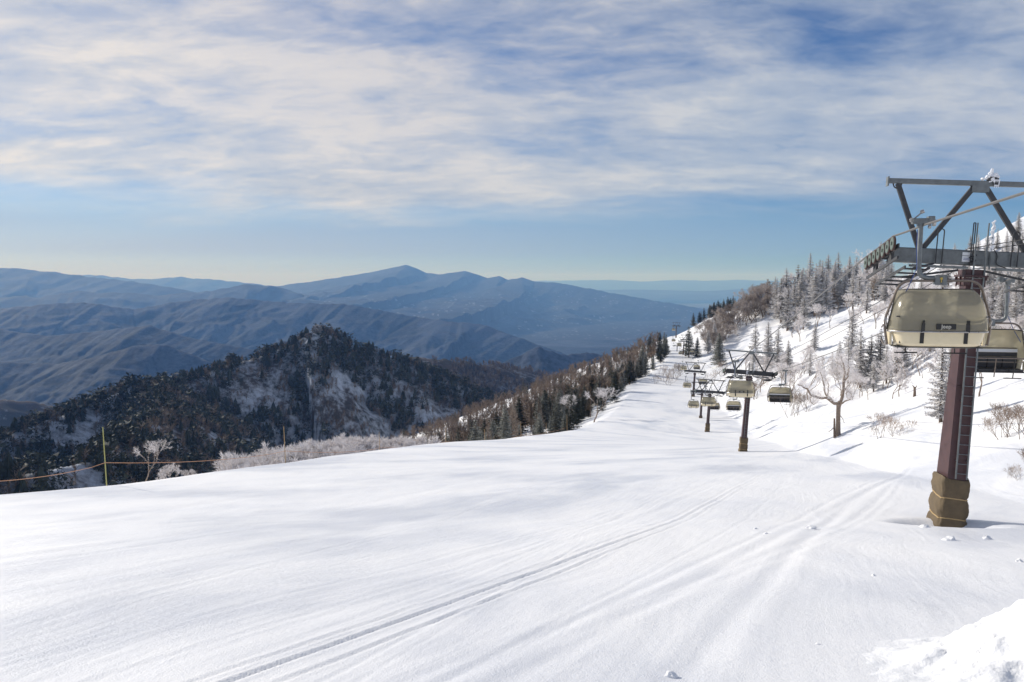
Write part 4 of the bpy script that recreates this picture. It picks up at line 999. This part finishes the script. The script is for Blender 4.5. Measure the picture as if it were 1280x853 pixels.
    if full:
        # second run of catwalk along the beam
        q_ = MB()
        for (xa, xb_) in ((-1.75, -.35), (.35, 1.75)):
            q_.box(((xa + xb_) / 2, -.42, Hb - .30), (abs(xb_ - xa), .05, .06)); q_.box(((xa + xb_) / 2, -.72, Hb - .30), (abs(xb_ - xa), .05, .06))
            for k in range(6): q_.box((xa + (xb_ - xa) * (k + .5) / 6, -.57, Hb - .28), (.04, .30, .03))
        q_.build('catwalk', M['galv'], t)
        for (hx, hh, hw) in ((-.95, .75, .16), (-.12, .95, .05), (.95, .75, .16)):
            q_ = MB(); q_.tube(fillet([(hx - hw / 2 * 1.0, -.25, Hb - .2), (hx - hw / 2, -.25, Hb - .2 + hh + .2), (hx + hw / 2, -.25, Hb - .2 + hh + .2), (hx + hw / 2, -.25, Hb - .2)], hw * .5), .016, 6); q_.build('hand_hoop', M['galv_dark'], t, True)
        s_ = MB(); s_.box((-.10 - .12, -.185, Hb + .10), (.235, .012, .09)); s_.box((-.22, -.185, Hb - .04), (.235, .012, .16)); sg = s_.build('sign_plate', M['white'], t)
        pr = MB(); pr.box((-.22, -.194, Hb - .02), (.17, .004, .014)); pr.box((-.22, -.194, Hb - .06), (.17, .004, .014)); pr.build('print_line', M['print'], sg)
        # frosted lamp on the top bar and frosted rod on the beam
        V = []; 
        lam = MB(); lam.box((.28, -.02, zt + .14), (.22, .16, .16)); lam.box((.36, -.12, zt + .06), (.10, .06, .20)); lo = lam.build('lamp_housing', M['galv_dark'], t)
        ic = MB(); rr2 = random.Random(4)
        for k in range(26):
            c0 = Vector((.25 + rr2.gauss(0, .09), -.05 + rr2.gauss(0, .05), zt + .17 + rr2.gauss(0, .05))); ic.tube([c0, c0 + Vector((rr2.gauss(.0, .04), rr2.gauss(-.03, .03), rr2.gauss(.0, .05)))], [.06, .035], 6)
        for k in range(5): ic.tube([(.32 + k * .025, -.13, zt + .1), (.32 + k * .025, -.13, zt - .12 + .03 * (k % 2))], [.03, .006], 5)
        ic.build('rime_cap', M['rime'], lo, True)
        rd = MB(); rd.tube([(.36, -.22, Hb - .3), (.36, -.22, Hb + 1.0)], .02, 6); ro = rd.build('rod', M['galv'], t)
        ic = MB()
        for k in range(16): z = Hb + .2 + k * .05; ic.tube([(.36 + rr2.gauss(0, .02), -.22, z), (.36 + rr2.gauss(0, .03), -.24, z + .09)], [.035 + .015 * rr2.random(), .02], 5)
        ic.build('rime_crust', M['rime'], ro, True)
        q_ = MB(); q_.tube([(-.1 + .1 * math.sin(k * .9), -.28 - .03 * math.cos(k), Hb + .1 - .02 * k) for k in range(14)], .012, 5); q_.tube(fillet([(.4, -.2, Hb + .3), (.55, -.2, Hb + .1), (.5, -.22, Hb - .15), (.8, -.2, Hb - .25)], .1), .012, 5); q_.build('conduit', M['rubber'], t)
    index_kids(t); return t

T = []       # (tower empty, Hb)
def mattower(u0, v0, u1, v1, D, full, label, proto=None, mat_top=1.45):
    base = P(u0, v0, D); top = P(u1, v1, D); Hb = (top - base).length
    return base, Hb
tower_spec = [
 (1183, 657, 1216, 323, None, 'nearest maroon lift tower with ladder and brown padded foot'),
 (928.5, 565, 937, 466, 78, 'second lift tower, standing clear on the run behind the nearest one'),
 (884, 540, 887.5, 490, 134, 'third lift tower, the right one of the close pair down the run'),
 (875.5, 528, 877.5, 490, 163, 'fourth lift tower, overlapped by the third one on its left'),
 (866, 501, 868.7, 464.5, 205, 'slim fifth lift tower where the run drops out of sight'),
 (857, 444.5, 858, 425, 370, 'tall maroon tower of the distant pair before the dark fir'),
 (854, 442, 855, 427, 352, 'left tower of the distant pair before the dark fir'),
 (846, 444, 846.5, 432.5, 400, 'short distant tower left of the distant pair'),
 (845, 421.5, 845.5, 407.5, 520, 'farthest lift tower alone on the skyline against the blue valley'),
]
full_p = None; simple_p = None
TOW = []
for i, (u0, v0, u1, v1, D, lab) in enumerate(tower_spec):
    if D is None: D = 22.3
    base = P(u0, v0, D); top = P(u1, v1, D); Hb = (top - base).length
    gz = float(znear(np.array([base.x]), np.array([base.y]), False)[0])
    roll = math.atan2(top.x - base.x, top.z - base.z)
    if i < 2:
        t = tower_proto(Hb, True); t.location = base; sc_ = 1
    else:
        if simple_p is None: t = simple_p = tower_proto(6.9, False); sref = 6.9
        else: t = copy_tree(simple_p)
        t.location = base; sc_ = Hb / sref; t.scale = (max(sc_, .92),) * 2 + (sc_,) if sc_ < 1.2 else (sc_,) * 3
    t.rotation_mode = 'ZXY' ; t.rotation_mode = 'XYZ'
    Mr = Matrix.Rotation(roll, 4, 'Y') @ Matrix.Rotation(-HEAD, 4, 'Z')
    t.rotation_euler = Mr.to_euler()
    tag(t, lab, 'lift tower', 'chairlift towers')
    TOW.append((Matrix.Translation(base) @ Mr @ Matrix.Diagonal((*((sc_,) * 3), 1)) if i >= 2 else Matrix.Translation(base) @ Mr, Hb if i < 2 else 6.9, gz - base.z))
print('tower base minus ground:', [round(x[2], 2) for x in TOW])

# ------------------------------------------------------------------ chairs
def surf(fn, nu, nv):
    V = [fn(i / (nu - 1), j / (nv - 1)) for j in range(nv) for i in range(nu)]
    return np.array(V), grid_faces(nv, nu)
def thick(o, th):
    md = o.modifiers.new('solid', 'SOLIDIFY'); md.thickness = th; md.offset = 0
    return o
def bake(o):
    dg = bpy.context.evaluated_depsgraph_get(); me = bpy.data.meshes.new_from_object(o.evaluated_get(dg)); o.modifiers.clear(); o.data = me; return o
def chair_proto():
    """origin on the haul rope; the back of the chair faces -y; hanger bends so that the chair hangs at +x"""
    t = empty('lift_chair'); cx = .42
    # grip: housing, rollers and lever above the rope
    g = MB(); g.box((-.02, 0, .10), (.44, .16, .13)); g.box((.17, 0, .15), (.14, .2, .12)); g.box((-.06, 0, .01), (.12, .14, .12)); gr = g.build('grip', M['galv'], t)
    g = MB(); g.disc((.24, 0, .06), (1, 0, 0), .08, .06, 14); g.disc((-.24, 0, .13), (0, 1, 0), .055, .05, 12); g.disc((.12, -.1, -.03), (1, 0, 0), .05, .05, 12); g.build('roller', M['steel'], gr, True)
    g = MB(); g.tube([(-.22, 0, .14), (-.10, 0, .24), (-.02, 0, .31)], .018, 6); g.disc((-.02, 0, .32), (1, 0, .4), .045, .07, 10); g.build('lever', M['steel'], gr, True)
    # hanger arm
    h_ = MB(); h_.tube(fillet([(-.04, 0, .04), (-.05, 0, -.6), (-.05, 0, -1.22), (cx, 0, -1.22)], [.1, .1, .30, .1], 8), .055, 10); h_.build('hanger_arm', M['galv'], t, True)
    g = MB(); g.box((cx, 0, -1.27), (.26, .16, .22)); g.box((cx - .075, -.085, -1.27), (.1, .02, .24)); g.box((cx + .075, -.085, -1.27), (.1, .02, .24)); pl = g.build('clamp_plate', M['galv'], t)
    g = MB(); g.disc((cx, -.1, -1.24), (0, 1, 0), .03, .03, 10); g.box((cx, -.1, -1.29), (.02, .02, .08)); g.build('pin', M['ochre'], pl)
    g = MB(); g.tube([(-.12, -.04, -.1), (-.13, -.05, -.5), (-.11, -.06, -1.0), (-.3, -.04, -1.5), (-.5, .05, -1.9)], .01, 5); g.build('cable', M['bluecable'], t)
    # carrier frame: a big rounded loop, side tubes running down and forward under the seat
    X0 = 1.12; y0 = .10
    lp = fillet([(cx - X0 + .02, -.05 + y0, -2.78), (cx - X0 - .06, y0, -2.25), (cx - X0 + .26, 0, -1.29), (cx + X0 - .26, 0, -1.29), (cx + X0 + .06, y0, -2.25), (cx + X0 - .02, -.05 + y0, -2.78)], [.1, .3, .26, .26, .3, .1], 7)
    g = MB(); g.tube(lp, .030, 8); g.build('frame_loop', M['brownsteel'], t, True)
    for sx in (-1, 1):
        g = MB(); g.tube(fillet([(cx + sx * (X0 - .02), .05, -2.78), (cx + sx * (X0 - .04), .35, -2.84), (cx + sx * (X0 - .06), .72, -2.74)], .1), .026, 6)
        g.tube([(cx + sx * (X0 + .04), y0, -2.30), (cx + sx * (X0 - .02), .55, -2.42)], .022, 6); g.build('side_rail', M['brownsteel'], t, True)
        g = MB(); g.box((cx + sx * (X0 - .10), .22, -2.66), (.05, .34, .30)); g.build('end_panel', M['cream'], t)
    # cream back shell with rounded ends
    def shell(a, b_):
        s = (a - .5) * 2; e = 1 - abs(s) ** 5; hw = 1.02 - .10 * b_
        x = cx + s * hw; y = -.32 + .34 * (abs(s) ** 12) + .06 * b_ ** 2 ; z = -2.43 - .43 * b_
        if b_ > .8: y += (b_ - .8) * 1.1
        return (x, y, z)
    V, F = surf(shell, 41, 14); o = thick(mesh_np('back_shell', V, F, M['cream'], True, t), .025); bake(o)
    # underside
    g = MB(); g.box((cx, .16, -2.845), (1.86, .66, .03)); g.build('seat_pan', M['galv_dark'], t)
    # smoked bubble, parked up behind the seat: curved in both directions
    def bub(a, b_):
        s = (a - .5) * 2; th = b_ * 1.32                     # 0 at the bottom rail, up and forward
        hw = 1.13 - .27 * b_ ** 1.25
        y = -.38 - .16 * math.sin(th * 1.2) + .55 * b_ ** 2.2
        z = -2.44 + .98 * math.sin(th) / math.sin(1.32) * 1.0 - .03
        k = abs(s) ** 9
        return (cx + s * hw * (1 - .03 * k), y + .50 * k * (1 - .2 * b_), z - .03 * k * b_)
    V, F = surf(bub, 61, 26); o = thick(mesh_np('bubble', V, F, M['bubble'], True, t), .006); bake(o); bu = o
    # black edge trim all round the bubble
    ring = [Vector(bub(i / 60, 1)) for i in range(61)]; sideL = [Vector(bub(0, 1 - i / 20)) for i in range(21)]; sideR = [Vector(bub(1, 1 - i / 20)) for i in range(21)]
    g = MB(); g.tube(ring, .018, 6); g.tube(sideL, .016, 6); g.tube(sideR, .016, 6); g.build('edge_trim', M['black'], bu, True)
    bot = [Vector(bub(i / 60, 0)) + Vector((0, -.01, 0)) for i in range(61)]
    g = MB(); g.tube(bot, .020, 6); g.tube([bot[0], bot[0] + Vector((-.03, .25, .18))], .022, 6); g.tube([bot[-1], bot[-1] + Vector((.03, .25, .18))], .022, 6); g.build('bottom_rail', M['steel'], bu, True)
    g = MB()
    for sx in (-1, 1):
        g.tube(fillet([bot[0 if sx < 0 else -1] + Vector((0, .02, .01)), (cx + sx * 1.16, .0, -2.22), (cx + sx * 1.14, .1, -2.15)], .1), .022, 6)
    g.build('pivot_arm', M['steel'], bu, True)
    # inner beam seen through the bubble
    g = MB(); g.box((cx, -.28, -2.12), (2.0, .03, .03)); g.box((cx, -.26, -2.33), (1.9, .02, .14)); g.build('back_frame', M['seat'], t)
    g = MB(); g.box((cx, -.24, -2.20), (1.9, .02, .10)); g.build('cross_panel', M['white'], t)
    # straps
    for sx in (-.44, .50):
        pts = [Vector(bub((sx / 1.1 + 1) / 2, .20 - .2 * k / 4)) + Vector((0, -.018, 0)) for k in range(5)] + [Vector((cx + sx, -.345, -2.46)), Vector((cx + sx, -.315, -2.74))]
        g = MB()
        for a_, b_ in zip(pts[:-1], pts[1:]): g.beam(a_, b_ + (b_ - a_).normalized() * .006, .085, .014)
        g.build('strap', M['black'], t)
    # name plate
    pb = Vector(bub(.55, .07)); g = MB(); g.box((cx + .04, pb.y - .03, -2.345), (.42, .014, .13)); plate = g.build('name_plate', M['black'], t)
    cu = bpy.data.curves.new('lettering', 'FONT'); cu.body = 'Jeep'; cu.size = .125; cu.align_x = 'CENTER'; cu.align_y = 'CENTER'; cu.extrude = .002; cu.offset = .002
    fo = bpy.data.objects.new('lettering', cu); COL.objects.link(fo); fo.data.materials.append(M['silver']); bpy.context.view_layer.update()
    me = bpy.data.meshes.new_from_object(fo.evaluated_get(bpy.context.evaluated_depsgraph_get())); bpy.data.objects.remove(fo)
    lo = bpy.data.objects.new('lettering', me); COL.objects.link(lo); lo.parent = plate; lo.location = (cx + .04, pb.y - .040, -2.345); lo.rotation_euler = (R(90), 0, 0)
    # seat and backrest pads (four places), seen from the front
    for k in range(4):
        x = cx + (k - 1.5) * .45
        g = MB(); g.box((x, .18, -2.80), (.43, .50, .08)); g.build('seat_pad', M['seat'], t)
        g = MB(); g.box((x, -.13, -2.58), (.43, .08, .36), Matrix.Rotation(R(-8), 3, 'X')); g.build('backrest_pad', M['seat'], t)
    # safety bar with foot rests, raised a little in front
    g = MB(); g.tube(fillet([(cx - X0 + .05, .1, -2.30), (cx - X0 + .12, .62, -2.38), (cx + X0 - .12, .62, -2.38), (cx + X0 - .05, .1, -2.30)], .12), .022, 7)
    g.tube([(cx, .62, -2.38), (cx, .58, -2.60), (cx, .50, -3.0)], .018, 6); g.tube([(cx - .9, .60, -2.50), (cx + .9, .60, -2.50)], .012, 5)
    sb = g.build('safety_bar', M['brownsteel'], t, True)
    for sx in (-.55, .55):
        g = MB(); g.tube([(cx + sx, .62, -2.38), (cx + sx + .02, .60, -2.75), (cx + sx, .50, -3.02)], .016, 6); g.tube([(cx + sx - .26, .48, -3.03), (cx + sx + .26, .48, -3.03)], .018, 6); g.build('foot_rest', M['black'], sb, True)
    # chair at +x: tilt with the slope is left out, chairs hang plumb
    index_kids(t); return t
CH = chair_proto(); ch_used = False
def rope_x(D, side): return 12.65 + .1855 * (D - 22.0) + side * 2.42
def chair_at(u, v, D, side, label, w=None):
    """u, v: middle of the bubble and shell box; side -1 = left rope (backs to us), +1 = right rope (facing us)"""
    global ch_used
    c = P(u, v, D); o = copy_tree(CH) if ch_used else CH; ch_used = True
    rz = -HEAD if side < 0 else math.pi - HEAD
    off = Vector((.42, 0, -2.15)); off.rotate(Matrix.Rotation(rz, 3, 'Z'))
    o.location = c - off; o.rotation_euler = (0, 0, rz)
    tag(o, label, 'lift chair', 'chairs hanging from the lift rope'); return o.location.copy()
chairs = [
 (1173, 397, 18.8, -1, 'nearest chair, seen from behind, with cream shell, two black straps and name plate'),
 (1236, 437, 26.0, 1, 'second nearest chair, facing up with dark seat, half behind the nearest one'),
 (926, 486, 65, -1, 'cream backed chair hanging just before the second tower'),
 (975, 493, 75, 1, 'chair with dark seat hanging right of the second tower'),
 (917, 507, 122, 1, 'dark seated chair hanging just left of the second tower, low down'),
 (885.5, 502, 118, -1, 'chair in front of the third tower, under its beam'),
 (893, 507.5, 165, 1, 'chair half hidden behind the one at the third tower'),
 (867, 505.5, 160, -1, 'chair hanging before the foot of the fifth tower'),
 (859, 481.5, 215, -1, 'chair hanging alone left of the fifth tower'),
 (879, 477, 210, 1, 'chair behind the top bar of the third and fourth towers'),
 (854.5, 460, 270, -1, 'small chair up left of the fifth tower top'),
 (871, 459, 275, 1, 'small chair just behind the top bar of the fifth tower'),
 (865, 440.5, 350, 1, 'tiny chair right of the distant tower pair'),
 (851, 441.5, 380, -1, 'tiny chair left of the foot of the distant tower pair'),
 (849, 431, 400, -1, 'tiny chair left of the beam of the distant tower pair'),
 (842, 425.5, 470, -1, 'tiny chair over the snow below the farthest tower'),
 (842, 412, 510, -1, 'tiny chair at the farthest tower, against the blue valley'),
]
gripL, gripR = [], []
for (u, v, D, s, lab) in chairs:
    g_ = chair_at(u, v, D, s, lab); (gripL if s < 0 else gripR).append(g_)

# ------------------------------------------------------------------ ropes and cables
def tower_pt(k, x, y, z): Mt, Hb, _ = TOW[k]; return Mt @ Vector((x, y, Hb + z))
def rope(name, pts, r, label, mat, sag=0.0, sub=1):
    b = MB(); out = []
    for a_, b2 in zip(pts[:-1], pts[1:]):
        for k in range(sub):
            f = k / sub; out.append(a_.lerp(b2, f) - Vector((0, 0, sag * (a_ - b2).length * 4 * f * (1 - f) * .01)))
    out.append(pts[-1]); b.tube(out, r, 6); o = b.build(name, mat, None, True); tag(o, label, 'cable'); return o
def side_pts(side, grips):
    pts = []
    order = [0, 1, 2, 3, 4, 5, 8]
    for k in order:
        for y in (-1.2, 1.6): pts.append(tower_pt(k, side * 2.42, y, .23 - .165 * y))
    pts += [g.copy() for g in grips if g.y > 30 and g.y < 300] if False else []
    pts.sort(key=lambda p: p.y); return pts
L0 = tower_pt(0, -2.42, -1.2, .23 + .165 * 1.2); 
g0 = gripL[0]; dirn = (g0 - L0); up_l = L0 + dirn * (60 / dirn.length)
rope('haul_rope', [up_l, g0] + side_pts(-1, gripL), .026, 'steel haul rope on the left side of the lift line', M['wirerope'], .35, 6)
R0 = tower_pt(0, 2.42, -1.2, .23 + .165 * 1.2); up_r = R0 + dirn * (60 / dirn.length)
rope('haul_rope', [up_r] + side_pts(1, gripR), .026, 'steel haul rope on the right side of the lift line', M['wirerope'], .35, 6)
for (x_, z_, lab) in ((-.15, .25, 'thin signal cable running over the cross beams, left one'), (.55, .30, 'thin signal cable running over the cross beams, right one')):
    pts = [tower_pt(0, x_, 0, z_) + dirn * (60 / dirn.length)] + [tower_pt(k, x_, 0, z_) for k in (0, 1, 2, 3, 4, 5, 8)]
    rope('signal_cable', pts, .012, lab, M['rubber'], .5, 8)

# ------------------------------------------------------------------ rope fence along the left edge
poles = [(-60, 628, 70, 29), (133, 603, 69, 33.5), (357, 581, 48, 48), (475, 570.5, 30, 74), (557.5, 561, 25, 92), (606, 558.5, 22, 105), (651.5, 553.5, 27, 108), (683, 546.5, 18, 120), (709, 541, 22, 128)]
fe = empty('rope_fence', P(133, 603, 33.5)); tops = []
for i, (u, v, hp, D) in enumerate(poles):
    b_ = P(u, v, D); tp = P(u - (2 if i < 3 else 0), v - hp, D); x, y = b_.x, b_.y
    q_ = MB(); q_.tube([Vector((0, 0, -.5)), Vector((0, 0, (tp - b_).length)) ], [.026 if i < 3 else .035, .02], 7)
    o = q_.build('pole', M['yellowpole'] if i == 1 else M['bamboo'], fe, True); o.location = b_ - fe.location; o.rotation_euler = (0, R(-1.5), 0)
    if i == 1: o['label'] = 'yellow green pole'
    tops.append((b_, (tp - b_).length))
q_ = MB(); out = []
for (a_, ha), (b2, hb) in zip(tops[:-1], tops[1:]):
    fa = .36 if ha > 1.2 else .3
    pa, pb = a_ + Vector((0, -.04, ha * fa)), b2 + Vector((0, -.04, hb * .34))
    for k in range(10):
        f = k / 10; out.append(pa.lerp(pb, f) - Vector((0, 0, .22 * 4 * f * (1 - f))) - fe.location)
q_.tube(out, .013, 5); q_.build('rope', M['rope_orange'], fe, True)
tag(fe, 'low orange rope fence on thin poles along the left edge of the run', 'fence')

# ------------------------------------------------------------------ snow pile in the near corner, clods
nx, ny = 220, 220
gx, gy = np.meshgrid(np.linspace(1.2, 8.0, nx), np.linspace(4.0, 10.5, ny), indexing='xy')
bx_, by_ = 5.3, 6.2
d_ = np.sqrt(((gx - bx_) / 2.4) ** 2 + ((gy - by_) / 1.7) ** 2)
d_ = d_ * (1 + .10 * perlin(gx * 1.1, gy * 1.1) + .05 * perlin(gx * 4, gy * 4)); hump = 1.4 * np.clip(1 - d_, 0, 1) ** 1.7
lump = (0.06 * fbm(gx * 1.7, gy * 1.7, 3) + 0.035 * np.abs(fbm(gx * 5, gy * 5, 3)) + 0.016 * np.abs(fbm(gx * 14, gy * 14, 3))) * (1 - sstep(.75, 1.02, d_))
zz_ = znear(gx, gy) + tracks(gx, gy) + hump + lump * 1.1 - .05 * sstep(.97, 1.15, d_)
pile = mesh_np('snow_pile', np.stack([gx, gy, zz_], -1).reshape(-1, 3), grid_faces(ny, nx), M['snow_rough'])
tag(pile, 'lumpy heap of loose snow in the near corner below the lift tower', 'snow heap')
def clod(u, v, r_, lab):
    p = raycast(u, v); rr3 = random.Random(int(u * 7 + v)); bm = bmesh.new(); bmesh.ops.create_icosphere(bm, subdivisions=2, radius=r_)
    for vv in bm.verts: vv.co *= 1 + rr3.uniform(-.28, .28); vv.co.z *= .7
    me = bpy.data.meshes.new('snow_clod'); bm.to_mesh(me); bm.free(); me.materials.append(M['snow_rough']); o = bpy.data.objects.new('snow_clod', me); COL.objects.link(o); o.location = p
    tag(o, lab, 'snow clod', 'snow clods lying on the run')
for k, (u, v, r_) in enumerate([(1156, 660, .13), (1187, 676, .14), (1234, 674, .09), (1014, 661, .13), (958, 668, .06), (1092, 720, .03), (838, 845, .05), (1022, 806, .025), (945, 662, .06), (1275, 703, .07)]):
    clod(u, v, r_, ['white snow clod at the left foot of the padded tower', 'largest snow clod in front of the padded tower'][k] if k < 2 else 'small snow clod lying on the run near the tower')

for K in (FIRR, FIRD, LAR, BRIM, BBRN, SHR, TWG): K.finish()

# ------------------------------------------------------------------ air
bm = bmesh.new(); bmesh.ops.create_cube(bm, size=1.0); me = bpy.data.meshes.new('haze'); bm.to_mesh(me); bm.free()
hz = bpy.data.objects.new('haze', me); COL.objects.link(hz)
top, bot_ = 420.0, -900.0
hz.location = (0, 0, (top + bot_) / 2); hz.scale = (124000, 124000, top - bot_)
hm = bpy.data.materials.new('haze_air'); hm.use_nodes = True; t = hm.node_tree; t.nodes.clear()
vp = N(t, 'ShaderNodeVolumePrincipled'); vp.inputs['Color'].default_value = (0.20, 0.44, 1.0, 1); vp.inputs['Density'].default_value = 6.9e-5
vp.inputs['Absorption Color'].default_value = (1, 1, 1, 1); vp.inputs['Anisotropy'].default_value = 0.1
mo = N(t, 'ShaderNodeOutputMaterial'); L(t, vp.outputs[0], mo.inputs['Volume'])
me.materials.append(hm); tag(hz, kind='stuff'); hm.cycles.homogeneous_volume = True if hasattr(hm, 'cycles') and hasattr(hm.cycles, 'homogeneous_volume') else True
hz['label'] = 'thin blue winter haze filling the far valleys'
